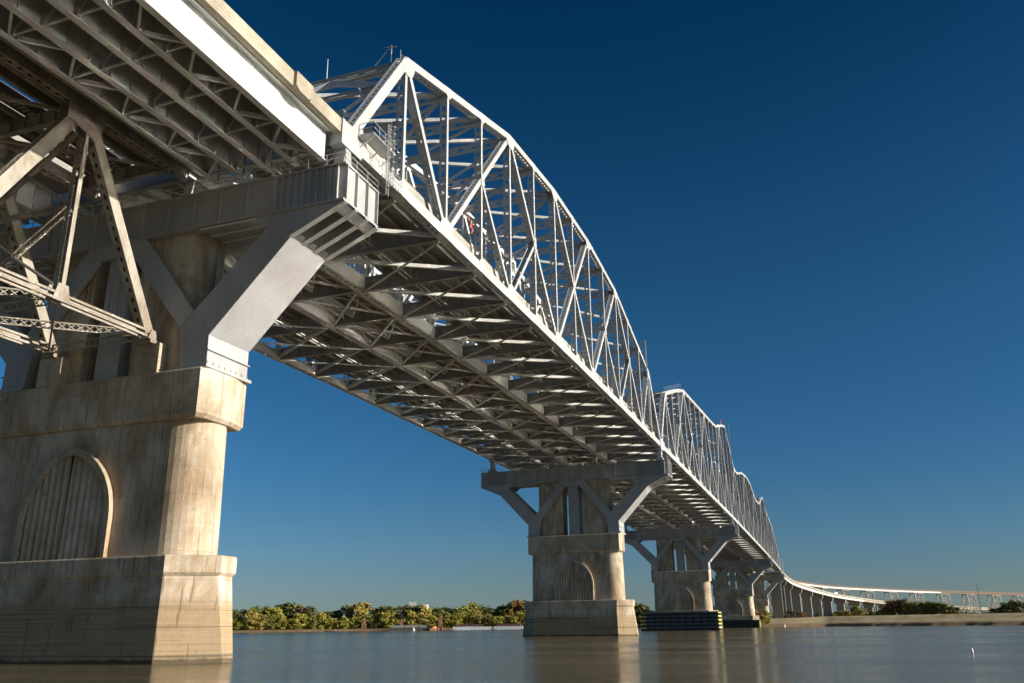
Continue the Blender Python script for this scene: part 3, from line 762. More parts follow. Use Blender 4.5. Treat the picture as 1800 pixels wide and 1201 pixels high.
# ------------------------------------------------------------------ near road approach (two carriageways, mirrored)
def road_approach(sg, label):
    t = thing('road_approach_span', (0,0,0)); tag(t, label, 'bridge deck', 'girder spans carrying the road onto the trusses')
    xa, xb = -120.0, -2.2
    gy = [22.9, 20.1, 17.1, 13.9, 10.9]
    zlo = lambda x: 44.55 + 0.004*x
    for k, y in enumerate(gy):
        b = MB(); yy = y*sg
        b.bar((xa, yy, zlo(xa)+1.65), (xb, yy, zlo(xb)+1.65), 0.04, 3.2)
        b.bar((xa, yy, zlo(xa)+.0), (xb, yy, zlo(xb)+.0), 0.62, 0.08); b.bar((xa, yy, zlo(xa)+3.27), (xb, yy, zlo(xb)+3.27), 0.55, 0.06)
        x = xb-0.1; c = 0
        while x > xa:
            if k: 
                for s2 in (-1, 1): b.box(x-0.02, x+0.02, *sorted((yy+0.02*s2, yy+0.24*s2)), zlo(x)+.04, zlo(x)+3.24)
            else: b.box(x-0.02, x+0.02, *sorted((yy-0.02*sg, yy-0.24*sg)), zlo(x)+.04, zlo(x)+3.24)
            if k == 0 and c % 5 == 0: b.box(x-0.2, x+0.2, *sorted((yy+0.02*sg, yy+0.05*sg)), zlo(x)+.04, zlo(x)+3.24)
            x -= 2.15; c += 1
        b.build('girder', M['white'] if k == 0 else M['steel'], t)
    # cross frames every 5.6 m; shallow V laterals in the outer bays with their points on the second girders
    x = -3.5
    while x > xa+6:
        b = MB(); z = zlo(x)
        for k in range(4):
            ya, yb = gy[k]*sg, gy[k+1]*sg; ym = (ya+yb)/2
            b.bar((x, ya, z+.35), (x, yb, z+.35), 0.16, 0.18)
            b.bar((x, ya, z+2.9), (x, yb, z+2.9), 0.12, 0.12)
            b.bar((x, ya, z+.4), (x, ym, z+2.8), 0.13, 0.13); b.bar((x, yb, z+.4), (x, ym, z+2.8), 0.13, 0.13)
            b.box(x-.28, x-.02, *sorted((yb, yb+.5*sg)), z+.08, z+.85)
        b.build('cross_frame', M['steel'], t)
        b = MB()
        for ya, yb in ((gy[0]*sg, gy[1]*sg), (gy[4]*sg, gy[3]*sg)):
            dy = math.copysign(.2, yb-ya)
            b.bar((x-.35, ya+dy, z+.26), (x-2.35, yb-dy, z+.26), 0.2, 0.4)
            b.bar((x-2.95, yb-dy, z+.26), (x-5.25, ya+dy, z+.26), 0.2, 0.4)
            b.box(x-3.2, x-2.1, *sorted((yb-dy*2.2, yb+dy*.2)), z+.05, z+.09)
        b.build('lateral_brace', M['steel'], t)
        x -= 5.6
    b = MB(); zs = lambda x: zlo(x)+3.3
    ex = -0.9
    b.bar((xa, 15.4*sg, zs(xa)+.12), (-1.6, 15.4*sg, zs(-1.6)+.12), 17.0, 0.24)
    b.build('road_deck', M['slab'], t)
    b = MB()
    b.bar((xa, 24.12*sg, zs(xa)+.62), (-1.6, 24.12*sg, zs(-1.6)+.62), 0.34, 1.46)
    b.bar((xa, 23.85*sg, zs(xa)+.06), (-1.6, 23.85*sg, zs(-1.6)+.06), 0.6, 0.34)
    # widened seat for a lamp post
    b.prism([(-9.6, zs(-9)-.05), (-9.0, zs(-9)-.35), (-7.6, zs(-8)-.35), (-7.0, zs(-7)-.05), (-7.0, zs(-7)+1.33), (-9.6, zs(-9)+1.33)], 1, *sorted((24.29*sg, 24.62*sg)))
    b.build('parapet', M['parapet'], t)
    b = MB()
    b.bar((xa, 23.3*sg, zs(xa)-.06), (xb, 23.3*sg, zs(xb)-.06), 0.25, 0.10)
    b.bar((xa, 23.55*sg, zs(xa)-.16), (xb, 23.55*sg, zs(xb)-.16), 0.14, 0.14)
    b.build('conduit', M['rail'], t)
    b = MB(); b.bar((xa, 7.1*sg, zs(xa)+.32), (0, 7.1*sg, zs(0)+.32), 0.3, 2.2); b.build('inner_parapet', M['slab'], t)
    return t
road_approach(-1, 'white edged girder deck with tan parapet passing overhead at top left')
road_approach(1, 'far side girder deck beyond the brown railway truss, mostly hidden')

# ------------------------------------------------------------------ old railway approach truss
def rail_approach():
    t = thing('rail_approach_truss', (0,0,0)); tag(t, 'old brown railway deck truss with laced bracing, at the left edge behind the foreground pier', 'railway truss')
    zt, zb_ = 47.0, 28.9; pan = 10.5; xt = -14.4
    tops = [xt-2*pan*k for k in range(0, 5)]; bots = [xt+pan-2*pan*k for k in range(0, 6)]
    D = 0.9
    for y in (-YI, YI):
        def mem(b, p, q, w, perf=True, dd=D):
            p = Vector(p); q = Vector(q); d = (q-p).normalized(); n = Vector((d.z,0,-d.x))
            if n.x > 0: n = -n
            if abs(d.z) < .05: n = Vector((0,0,-1))
            for s2 in (-1, 1): b.bar(p+Vector((0,s2*dd/2,0)), q+Vector((0,s2*dd/2,0)), 0.05, w, up=n)
            for s2 in ((1, -1) if perf else ()): b.perf(p+n*(w/2-.03)*s2, q+n*(w/2-.03)*s2, (0,1,0), dd-.06, 0.14, 0.24, 0.95)
        b = MB(); mem(b, (-1.5, y, zt), (-110, y, zt), 1.15); b.build('top_chord', M['old'], t)
        b = MB()
        for o_2 in (-.25, .25):
            b.bar((bots[0]-0.2, y-.4, zb_+o_2), (-110, y-.4, zb_+o_2), .12, .22); b.bar((bots[0]-0.2, y+.4, zb_+o_2), (-110, y+.4, zb_+o_2), .12, .22)
        b.build('bottom_chord', M['old'], t)
        for k, x in enumerate(tops):
            for xb in (x+pan, x-pan):
                b = MB(); mem(b, (x+math.copysign(.5, xb-x), y, zt-.9), (xb, y, zb_+.1), 1.05 if xb > x else 1.15); b.build('diagonal', M['old'], t)
            b = MB()
            for s2 in (-1, 1): b.bar((x+0.4, y+s2*D/2, zt-.6), (x+.4, y+s2*D/2, zb_), 0.06, 0.4, up=(1,0,0))
            b.lace((x+.4, y, zt-1), (x+.4, y, zb_+.5), (0,1,0), D-.1, .5, .07); b.build('hanger', M['old'], t)
            for s2 in (-1, 1):
                b = MB(); yy = y+s2*(D/2+.05)
                b.prism([(x-2.0,zt+.5),(x+1.3,zt+.5),(x+2.0,zt-1.2),(x+1.3,zt-3.1),(x-.4,zt-2.6),(x-2.0,zt-2.2)], 1, yy-.02, yy+.02)
                b.build('top_joint_plate', M['old'], t)
                b = MB(); b.prism([(x-.5,zb_-.4),(x+1.3,zb_-.4),(x+.9,zb_+1.1),(x-.1,zb_+1.1)], 1, yy-.02, yy+.02)
                b.build('bottom_joint_plate', M['old'], t)
    for x in sorted(tops+bots[:-1]):
        b = MB()
        b.box(x-.04, x+.04, -YI+.5, YI-.5, zt-.9, zt+.6); b.box(x-.3, x+.3, -YI+.5, YI-.5, zt-.98, zt-.9)
        for y in (-4.5,-2.7,-.9,.9,2.7,4.5): b.box(x-.25, x-.04, y-.02, y+.02, zt-.9, zt+.6)
        b.build('floor_beam', M['old'], t)
    for x in tops:
        b = MB()
        b.bar((x+.4, -YI+.4, zt-2), (x+.4, YI-.4, 37.6), .4, .3); b.bar((x+.4, YI-.4, zt-2), (x+.4, -YI+.4, 37.6), .4, .3)
        b.bar((x+.4, -YI+.4, 37.4), (x+.4, YI-.4, 37.4), .4, .35)
        b.lace((x+.4, -YI+.4, 37.2), (x+.4, 0, 33.5), (1,0,0), .6, .6, .08); b.lace((x+.4, YI-.4, 37.2), (x+.4, 0, 33.5), (1,0,0), .6, .6, .08)
        b.lace((x+.4, -YI+.4, 30), (x+.4, 0, 33.5), (1,0,0), .6, .6, .08); b.lace((x+.4, YI-.4, 30), (x+.4, 0, 33.5), (1,0,0), .6, .6, .08)
        b.build('sway_brace', M['old'], t)
    xs = sorted([x+.4 for x in tops]+bots[:-1], reverse=True)
    for i, x in enumerate(xs):
        b = MB(); b.lace((x, -YI+.4, zb_-.1), (x, YI-.4, zb_-.1), (0,0,1), .75, .75, .09)
        if i < len(xs)-1:
            b.lace((x-.3, -YI+.4, zb_), (xs[i+1]+.3, YI-.4, zb_), (0,0,1), .6, .75, .09); b.lace((x-.3, YI-.4, zb_), (xs[i+1]+.3, -YI+.4, zb_), (0,0,1), .6, .75, .09)
        b.build('bottom_lacing', M['old'], t)
    for y in (-3.7, -2.1, 2.1, 3.7):
        b = MB(); b.bar((-1.5, y, zt+1.0), (-110, y, zt+1.0), .05, .9); b.bar((-1.5, y, zt+.55), (-110, y, zt+.55), .4, .06); b.build('rail_stringer', M['old'], t)
    b = MB(); x = -1.7
    while x > -110: b.box(x-.13, x+.13, -4.6, -1.2, zt+1.45, zt+1.7); b.box(x-.13, x+.13, 1.2, 4.6, zt+1.45, zt+1.7); x -= .52
    b.build('rail_ties', M['old'], t)
    for y, wd in ((-3.4, 6.2), (3.2, 6.0)):
        b = MB(); b.bar((-110, y, zt+1.76), (-1.6, y, zt+1.76), wd, 0.08); b.build('added_rail_sun_screen', M['rscreen'], t)  # added sheets blocking sun between the approach ties
    for i in range(len(xs)-1):
        b = MB(); b.bar((xs[i], -YI+.4, zt-.5), (xs[i+1], YI-.4, zt-.5), .3, .3); b.bar((xs[i], YI-.4, zt-.15), (xs[i+1], -YI+.4, zt-.15), .3, .3); b.build('top_lateral', M['old'], t)
    for y in (-YI, YI):
        b = MB(); b.prism([(-4.1,28.4),(-2.9,28.4),(-3.3,29.3),(-3.8,29.3)], 1, y-.6, y+.6); b.box(-3.9,-2.4, y-.7, y+.7, 28.05, 28.4); b.build('bearing', M['old'], t)
    return t
rail_approach()
for sg in (-1, 1):
    b = MB(); b.box(-3.42, -2.35, *sorted((4.5*sg, 7.3*sg)), 25.2, 28.05)
    b.build('bearing_pedestal', M['conc'], pier)

# ------------------------------------------------------------------ platforms, ladders, masts on the trusses
def cage_ladder(b, x, y, z0, z1, side=-1):
    for s2 in (-.25, .25): b.bar((x+s2, y, z0), (x+s2, y, z1), .06, .06)
    z = z0+.3
    while z < z1: b.bar((x-.25, y, z), (x+.25, y, z), .04, .04); z += .35
    z = z0+1.2
    while z < z1:
        pts_ = [(x+.38*math.cos(a), y+side*.4+side*.38*math.sin(a)*-1) for a in [k*math.pi/4 for k in range(9)]]
        for k in range(8): b.bar((*pts_[k], z), (*pts_[k+1], z), .035, .035)
        z += .8
    for a in (0, math.pi/2, math.pi): b.bar((x+.38*math.cos(a), y+side*.4-side*.38*math.sin(a), z0+1.2), (x+.38*math.cos(a), y+side*.4-side*.38*math.sin(a), z1), .035, .035)
t = thing('access_platform', (0,0,0), label='small caged access platform with ladder hung beside the foot of the nearest end post', cat='platform')
one('floor', lambda b: [b.box(1.4, 6.2, -26.1, -24.5, 49.0, 49.12)]+[b.bar((x, -24.4, 47.9), (x, -26.0, 48.95), .1, .1) for x in (1.8, 4.0, 5.9)], M['rail'], t)
def fn(b):
    railing(b, (1.4,-26.1,49.12), (6.2,-26.1,49.12), 1.15, 4); railing(b, (1.4,-26.1,49.12), (1.4,-24.5,49.12), 1.15, 1); railing(b, (6.2,-26.1,49.12), (6.2,-24.5,49.12), 1.15, 1)
one('guard_rail', fn, M['rail'], t)
one('ladder', lambda b: cage_ladder(b, 4.4, -26.2, 43.5, 51.6), M['rail'], t)
def fn(b):
    x = 4.9
    while x < 9.6:
        b.bar((x, -24.5, 46.4), (x, -25.3, 46.2), .04, .04); b.bar((x, -25.3, 46.2), (x, -25.3, 47.9), .04, .04); x += .6
    for z in (46.2, 47.0, 47.9): b.bar((4.9, -25.3, z), (9.4, -25.3, z), .04, .04)
    for x in (4.9, 6.4, 7.9): b.bar((x, -25.3, 46.2), (x+1.5, -25.3, 47.9), .04, .04)
one('guard_cage', fn, M['rail'], t)
def mast(name, x, y, z0, z1, w, label, cat, lat=True, red=False):
    t = thing(name, (0,0,0), label=label, cat=cat)
    b = MB()
    if lat:
        for dx_ in (-w/2, w/2):
            for dy_ in (-w/2, w/2): b.bar((x+dx_, y+dy_, z0), (x+dx_, y+dy_, z1), .09, .09)
        z = z0; k = 0
        while z < z1-1:
            for s2 in (-1, 1):
                b.bar((x-w/2*s2, y-w/2, z), (x+w/2*s2, y-w/2, z+2), .05, .05); b.bar((x-w/2, y+w/2*s2, z), (x-w/2, y-w/2*s2, z+2), .05, .05)
            b.bar((x-w/2, y-w/2, z), (x+w/2, y-w/2, z), .06, .06); z += 2; k += 1
    else: b.tube((x, y, z0), (x, y, z1), w/2, 8, w/3)
    b.build('frame' if lat else 'pole', M['rail'], t)
    if red: one('lamp', lambda b: b.tube((x, y, z1), (x, y, z1+.8), .45, 8), M['red'], t)
    return t
mast('scaffold_tower', 142, -24.8, 49, 71.0, 1.2, 'slim scaffold tower beside the near truss shortly before the second pier', 'scaffold')
mast('scaffold_tower', 329, -25.2, 49, 89, 1.5, 'tall scaffold tower at the peak over the third pier', 'scaffold')
mast('scaffold_tower', 533, -25.2, 46, 82, 1.6, 'far scaffold tower at the last peak over the fourth pier', 'scaffold')
mast('light_pole', 667, -25, 40, 50.5, .5, 'thin pole standing where the far trusses end and the road bends', 'pole', False)
mast('light_pole', 11.56, -13.5, 65.0, 67.9, .14, 'short thin pole on the portal strut left of the nearest truss peak', 'pole', False)
mast('navigation_lamp', 317, -23.7, 85.8, 87.0, .3, 'small red lamp on the top chord just before the third pier peak', 'lamp', False, True)
def fn(b):
    b.bar((11.56, -22.1, 65.2), (11.56, -22.1, 67.5), .12, .12); b.bar((11.56, -20.0, 65.3), (11.56, -22.1, 67.5), .1, .1); b.bar((11.56, -22.7, 67.2), (11.56, -21.2, 67.5), .08, .08)
o = one('davit_frame', fn, M['rail']); tag(o, 'small triangular davit frame on the portal strut beside the nearest truss peak', 'davit')
def fn(b):
    for i in range(16):
        x = 11.6+i*2.2; z = interp(x, T1)+.5; b.bar((x, -23.3, z), (x, -23.3, z+.75), .04, .04)
    b.bar((11.6, -23.3, interp(11.6, T1)+1.2), (44.6, -23.3, interp(44.6, T1)+1.2), .03, .03)
    b.bar((11.6,-23.3,65.2),(11.6,-23.3,66.6),.09,.09)
o = one('safety_line', fn, M['rail']); tag(o, 'wire safety line on short posts along the first sloping top chord', 'safety line')
def fn(b):
    railing(b, (173.7,-24,65.4), (206,-24,74.8), 1.2, 5, .04)
o = one('chord_railing', fn, M['rail']); tag(o, 'short railing on top of the second truss span near its first peak', 'railing')
# painters' sheets inside the near span
def sheet(p, q, r_, s_, mat, label):
    me = MB(); n = 8; vs = []
    p, q, r_, s_ = map(Vector, (p, q, r_, s_))
    for i in range(n+1):
        for j in range(n+1):
            v = p.lerp(q, i/n).lerp(s_.lerp(r_, i/n), j/n); v = v+Vector((0, .15*math.sin(i*1.7+j*1.1), .12*math.sin(i*1.3)*j/n)); vs.append(v)
    me.add(vs, [(i*(n+1)+j, (i+1)*(n+1)+j, (i+1)*(n+1)+j+1, i*(n+1)+j+1) for i in range(n) for j in range(n)])
    o = me.build('work_sheet', mat); tag(o, label, 'tarpaulin'); return o
sheet((37.2,-20.8,58.4), (39.6,-20.8,57.0), (39.4,-20.9,55.6), (38.2,-20.9,57.4), M['orange'], 'orange tarpaulin corner hanging between the diagonals above the road deck')
sheet((59,-20,60.5), (61.5,-20,58.2), (63.2,-20,55.8), (58.6,-20,57.0), M['white'], 'pale tarpaulin hanging in the near truss beyond the orange one')

# ------------------------------------------------------------------ fenders round the mid river piers
fd = newmat('black_timber', (0.035, 0.035, 0.038), 0.8); fy = newmat('yellow_green_band', (0.62, 0.55, 0.12), 0.6); fb = newmat('blue_grey_band', (0.10, 0.12, 0.14), 0.7)
def fender(cx, hx, hy, h, label, yfac=1.0, oy=0):
    t = thing('pier_fender', (0,0,0)); tag(t, label, 'fender', 'timber fenders round the mid river piers')
    def ring(b, z0, z1, g, th=.35):
        x0, x1, y0, y1 = cx-hx-g, cx+hx+g, oy-hy-g, oy+hy+g
        for q in ((x0, x1, y0, y0+th), (x0, x1, y1-th, y1), (x0, x0+th, y0+th, y1-th), (x1-th, x1, y0+th, y1-th)): b.box(*q, z0, z1)
    b = MB(); n = 5; st = h/n
    for k in range(n): ring(b, k*st-(2 if k == 0 else 0), k*st+st*.55, .25)
    b.build('dark_wale', fd, t)
    b = MB()
    for k in range(n): ring(b, k*st+st*.55, (k+1)*st, .0)
    b.build('end_band', fy, t)
    b = MB(); y = oy-hy+2.4
    for k in range(n):
        for s2 in (-1, 1): b.box(*sorted((cx+s2*hx, cx+s2*(hx+.1))), oy-hy+1, oy+hy-2.5, k*st+st*.55, (k+1)*st-.06)
    b.build('side_band', fb if h > 7 else fd, t)
    b = MB(); y = oy-hy+.5
    while y < oy+hy:
        for s2 in (-1, 1): b.box(*sorted((cx+s2*(hx+.1), cx+s2*(hx+.45))), y-.15, y+.15, -1, h+.2)
        y += 3.3
    b.build('pile', fd, t)
    b = MB(); b.box(cx-hx, cx+hx, oy-hy, oy+hy, h-.35, h-.1); b.build('top_deck', fd, t)
fender(P[2], 5.6, 16.4, 7.6, 'black fender with yellow green bands round the base of the third pier', oy=1.2)
fender(P[3], 5.4, 15.0, 4.6, 'low dark fender with bright end round the base of the fourth pier')

# ------------------------------------------------------------------ far road viaduct and railway trestle
RP = [(654,-24.4,41.3),(700,-26.5,38.6),(745,-31,36.2),(815,-45,32.6),(888,-62,29.6),(945,-84,27.0),(1010,-112,24.2),(1090,-158,21.3),(1180,-215,18.9),(1300,-294,16.6),(1450,-400,14)]
LP = [(654,4,44.2),(760,-3,42.6),(860,-22,41.0),(950,-50,39.4),(1015,-88,38.2),(1080,-135,37.0),(1155,-205,35.5),(1235,-284,34.0),(1320,-370,32.5),(1450,-500,31)]
def smooth(P_, st=12):
    P_ = [Vector(p) for p in P_]; out = []
    for i in range(len(P_)-1):
        p0 = P_[max(i-1,0)]; p1 = P_[i]; p2 = P_[i+1]; p3 = P_[min(i+2, len(P_)-1)]
        n = max(1, int((p2-p1).length/st))
        for k in range(n):
            u = k/n; out.append(.5*((2*p1)+(p2-p0)*u+(2*p0-5*p1+4*p2-p3)*u*u+(3*p1-p0-3*p2+p3)*u**3))
    out.append(P_[-1]); return out
RS, LS = smooth(RP), smooth(LP)
def ribbon(b, path, offs, zz, w, h, i0=0, i1=None):
    """solid strip following a path, offset sideways (to the left) by offs"""
    i1 = len(path) if i1 is None else i1; vs = []
    for i in range(i0, i1):
        a = path[max(i-1, 0)]; c_ = path[min(i+1, len(path)-1)]; d = (c_-a); d.z = 0; d.normalize(); l = Vector((-d.y, d.x, 0))
        for o1, o2 in ((-w/2,-h/2),(w/2,-h/2),(w/2,h/2),(-w/2,h/2)): vs.append(path[i]+l*(offs+o1)+Vector((0,0,zz+o2)))
    n = i1-i0
    b.add(vs, [(k*4+m_, k*4+(m_+1)%4, (k+1)*4+(m_+1)%4, (k+1)*4+m_) for k in range(n-1) for m_ in range(4)] + [(0,1,2,3)[::-1], tuple((n-1)*4+q for q in range(4))])
t = thing('road_viaduct', (0,0,0), label='curving road viaduct with white girder leading from the bridge end over the levee', cat='viaduct')
nw = next(i for i, p in enumerate(RS) if p.x > 945)
b = MB(); ribbon(b, RS, .2, -.6, .35, 1.2); ribbon(b, RS, 13.8, -.6, .35, 1.2); b.build('parapet', M['parapet'], t)
b = MB(); ribbon(b, RS, 7, -1.35, 14.2, .3); b.build('road_deck', M['slab'], t)
b = MB(); ribbon(b, RS, .9, -2.6, .5, 2.3, 0, nw+1); b.build('white_girder', M['white'], t)
b = MB(); ribbon(b, RS, .9, -2.4, .5, 1.9, nw, None); b.build('tan_girder', M['parapet'], t)
b = MB()
for o_3 in (4.5, 8.5, 12.6): ribbon(b, RS, o_3, -2.5, .5, 2.0)
b.build('inner_girders', M['slab'], t)
t = thing('railway_viaduct', (0,0,0), label='long level railway girder deck on steel towers running right above the trees', cat='viaduct')
nl = next(i for i, p in enumerate(LS) if p.x > 1120); brownm = newmat('dull_brown_girder', (.15, .095, .065), .7)
for nm, off in (('near_girder', -3.2), ('far_girder', 3.2)):
    b = MB(); ribbon(b, LS, off, -1.0, .4, 2.0, 0, nl+1); b.build(nm, M['white'], t)
    b = MB(); ribbon(b, LS, off, -1.0, .4, 2.0, nl, None); b.build('brown_'+nm, brownm, t)
b = MB(); ribbon(b, LS, 0, .15, 8.0, .4); b.build('track_deck', brownm, t)
b = MB(); ribbon(b, LS, -3.9, .8, .06, .9); b.build('hand_rail', brownm, t)

def frame_at(path, tdist):
    acc = 0
    for i in range(len(path)-1):
        l = (path[i+1]-path[i]).length
        if acc+l >= tdist:
            u = (tdist-acc)/l; d = path[i+1]-path[i]; return path[i].lerp(path[i+1], u), math.atan2(d.y, d.x)
        acc += l
    return None
ORD = ['first', 'second', 'third', 'fourth', 'fifth', 'sixth', 'seventh', 'eighth', 'ninth', 'tenth', 'eleventh', 'twelfth', 'thirteenth', 'fourteenth', 'fifteenth', 'sixteenth', 'seventeenth', 'eighteenth', 'nineteenth', 'twentieth']
def nth(i):
    if i < 20: return ORD[i]
    tens = {2: 'twenty', 3: 'thirty', 4: 'forty', 5: 'fifty'}[(i+1)//10]
    return (tens.replace('ty', 'tieth') if (i+1) % 10 == 0 else tens+' '+ORD[(i+1) % 10-1])
dist = 14; k = 0
while k < 12:
    fr = frame_at(RS, dist)
    if not fr: break
    p, a = fr; H = p.z-3.7-2
    t = thing('viaduct_pier', (p.x, p.y, 2.0), a); tag(t, nth(k)+' hammerhead pier from the bridge end under the curving road viaduct', 'viaduct pier', 'hammerhead piers of the road viaduct')
    one('stem', lambda b: b.box(-.9, .9, 3.0, 11.0, -4, H-4.5), M['slab'], t)
    def fn(b):
        q = [(3.0, H-4.5)] + [(3.0-2.2*math.sin(u*math.pi/12), H-4.5+3.4*(1-math.cos(u*math.pi/12))) for u in range(1, 7)] + [(.3, H), (13.7, H)]
        q += [(11.0+2.2*math.sin(u*math.pi/12), H-4.5+3.4*(1-math.cos(u*math.pi/12))) for u in range(6, 0, -1)] + [(11.0, H-4.5)]
        b.prism(q, 0, -.95, .95)
    one('hammerhead', fn, M['slab'], t)
    dist += 38 if k > 0 else 22; k += 1
tower = None; dist = 60; k = 0
while k < 20:
    fr = frame_at(LS, dist)
    if not fr: break
    p, a = fr; H = p.z-2.05-2.0; L_ = 14.0
    t = thing('trestle_tower', (p.x, p.y, 2.0), a); tag(t, nth(k)+' braced steel tower from the bridge end under the railway viaduct', 'trestle tower', 'braced towers of the railway viaduct')
    for x in (0, L_):
        for s2 in (-1, 1): one('leg', lambda b: b.bar((x, s2*6.0, -3), (x, s2*3.2, H), .65, .65), M['old'], t)
    def fn(b):
        for s2 in (-1, 1):
            b.bar((0, s2*5.6, 1), (L_, s2*3.4, H-1.5), .5, .5); b.bar((L_, s2*5.6, 1), (0, s2*3.4, H-1.5), .5, .5)
            b.bar((0, s2*3.3, H-.8), (L_, s2*3.3, H-.8), .6, .6)
        for x in (0, L_): b.bar((x, -5.6, 1), (x, 3.4, H-1.5), .4, .4); b.bar((x, 5.6, 1), (x, -3.4, H-1.5), .4, .4)
    one('bracing', fn, M['old'], t)
    dist += 46; k += 1
# truck on the road viaduct
p, a = frame_at(RS, 255)
dk = newmat('dark_cab', (.03,.03,.035), .4); tyre = newmat('tyre', (.02,.02,.02), .9)
t = thing('box_truck', (p.x, p.y, p.z-1.2), a, label='white box truck crossing the curving road viaduct', cat='truck')
one('cargo_box', lambda b: b.box(-5, 3.5, 6, 8.5, .9, 4.0), M['white'], t)
one('cab', lambda b: b.prism([(3.7,.6),(6.2,.6),(6.2,1.9),(5.6,3.1),(3.7,3.1)], 1, 6.1, 8.4), dk, t)
for x in (-3.4, 4.9):
    for y in (6.1, 8.1): one('wheel', lambda b: b.tube((x, y, .5), (x, y+.3, .5), .5, 12), tyre, t)

# ------------------------------------------------------------------ trees
def leafmat(name, c1, c2, c3):
    mt = newmat(name, c2, 0.8, spec=0.15); nz = noise_at(mt, 0.45, (1,1,1), 4, 0.7)
    r_ = ramp(mt, nz.outputs[0], [(0.34, c1), (0.5, c2), (0.66, c3)]); L(mt, r_.outputs[0], mt.node_tree.nodes['Principled BSDF'].inputs['Base Color']); return mt
LM = {'yellow green': leafmat('yellow_green_leaves', (.19,.19,.03), (.33,.30,.05), (.46,.40,.08)),
      'golden': leafmat('golden_leaves', (.20,.165,.04), (.36,.29,.07), (.48,.40,.11)),
      'dark green': leafmat('dark_green_leaves', (.05,.06,.016), (.10,.115,.03), (.17,.17,.05)),
      'mid green': leafmat('mid_green_leaves', (.11,.12,.03), (.20,.20,.05), (.30,.29,.08)),
      'orange brown': leafmat('orange_brown_leaves', (.12,.075,.02), (.21,.13,.035), (.32,.20,.05)),
      'bare grey brown': leafmat('bare_twigs', (.07,.05,.035), (.12,.09,.06), (.17,.12,.08))}
bark = newmat('bark', (.09,.07,.05), .9)
def crown_mesh(rx, rz, zc, ncl, nl, ls, seed):
    rd = random.Random(seed); b = MB(); cl = []
    for _ in range(ncl):
        a = rd.uniform(0, 2*math.pi); u = rd.uniform(-.95, 1); r_ = math.sqrt(max(0, 1-u*u))*rd.uniform(.35, .95)
        cl.append((Vector((math.cos(a)*r_*rx, math.sin(a)*r_*rx, zc+u*rz*rd.uniform(.7, 1.02))), rd.uniform(.16, .36)*rx))
    for c_, r_ in cl:
        for _ in range(nl):
            d = Vector((rd.gauss(0,1), rd.gauss(0,1), rd.gauss(0,1))).normalized(); q = c_+Vector((d.x, d.y, d.z*.75))*r_*rd.uniform(.55, 1.1)
            n1 = Vector((rd.gauss(0,1), rd.gauss(0,1), rd.gauss(0,1))); n1 = (n1.normalized()*.7+d*.6).normalized(); t1 = n1.cross(Vector((rd.random(), rd.random(), rd.random()))).normalized(); t2 = n1.cross(t1)
            s_ = ls*rd.uniform(.5, 1.3)
            b.add([q-t1*s_-t2*s_*.6, q+t1*s_*.8-t2*s_*.7, q+t1*s_+t2*s_*.6, q-t1*s_*.7+t2*s_*.8], [(0,1,2,3)])
    return b, cl
protoT = []
for sd_ in range(6):
    b, cl = crown_mesh(1.0*[7,8,6.5,7.5,8.5,6][sd_], [8.2,8,8.8,8.2,8.4,8.8][sd_], 8.8, 52, 40, .5, sd_)
    me = bpy.data.meshes.new('crown'); me.from_pydata(b.v, [], b.f)
    tb = MB(); tb.tube((0,0,-1), (.3,.2,7), .45, 7, .28); tb.tube((.3,.2,7), (0,.5,14), .28, 6, .08)
    for c_, r_ in cl[:9]: tb.tube((.2,.1,rd_ if (rd_ := 3+abs(c_.z)*.25) else 4), tuple(c_), .16, 5, .04)
    tm = bpy.data.meshes.new('trunk'); tm.from_pydata(tb.v, [], tb.f); tm.materials.append(bark)
    mv = {}
    protoT.append((me, tm, mv))
def tree(x, y, z, h, wide, kind, label, group, k):
    me, tm, mv = protoT[k % 6]
    if kind not in mv:
        m2 = me.copy(); m2.name = 'crown'; m2.materials.append(LM[kind]); mv[kind] = m2
    t = thing('bank_tree', (x, y, z), random.uniform(0, 6.28)); tag(t, label, 'tree', group)
    s_ = h/17.5; t.scale = (s_*wide*1.22, s_*wide*1.22, s_)
    c = bpy.data.objects.new('crown', mv[kind]); C.objects.link(c); c.parent = t
    c = bpy.data.objects.new('trunk', tm); C.objects.link(c); c.parent = t
def az_px(u):       # azimuth of a photo column near the horizon
    d = _F + _R2*((u-900)/F_PX) - _U2*((1095-600.5)/F_PX); return math.atan2(d.y, d.x)
def gz(r_off, lv):
    for i in range(len(prof)-1):
        if prof[i][0] <= r_off <= prof[i+1][0]:
            u = (r_off-prof[i][0])/(prof[i+1][0]-prof[i][0]); return (prof[i][1]*(1-u)+prof[i+1][1]*u)*lv+(prof[i][2]*(1-u)+prof[i+1][2]*u)*(1-lv)
    return 2.6
def place(u, roff, ytop, wide, kind, label, group, k, lv=0):
    a = az_px(u); r_ = shore_at(a)
    # c0 differs slightly from the camera: march along the camera ray instead
    x, y = c0.x+math.cos(a)*(r_+roff), c0.y+math.sin(a)*(r_+roff); z = gz(roff, lv)
    dd = math.hypot(x-CAM.x, y-CAM.y)
    hz = 1106.5-0.0125*u
    zt = CAM.z + (hz-ytop)/F_PX*dd*1.04
    tree(x, y, z-.3, max(5, zt-z+.3), wide, kind, label, group, k)
rd = random.Random(3)
G1, G2, G3 = 'front row of willows on the far bank', 'taller wood behind the bank willows', 'trees behind the levee'
kinds = ['yellow green','yellow green','golden','yellow green','mid green','golden','yellow green']
us = []; u = 405
while u < 945: us.append(u); u += rd.uniform(15, 23)
for i, u in enumerate(us):
    kd = kinds[rd.randrange(len(kinds))]
    place(u, rd.uniform(16, 24), 1076+rd.uniform(-4, 7), rd.uniform(.95, 1.25), kd, f'{kd} willow at the water, {nth(i)} in the front row from the foreground pier', G1, i)
us = []; u = 400; i = 0
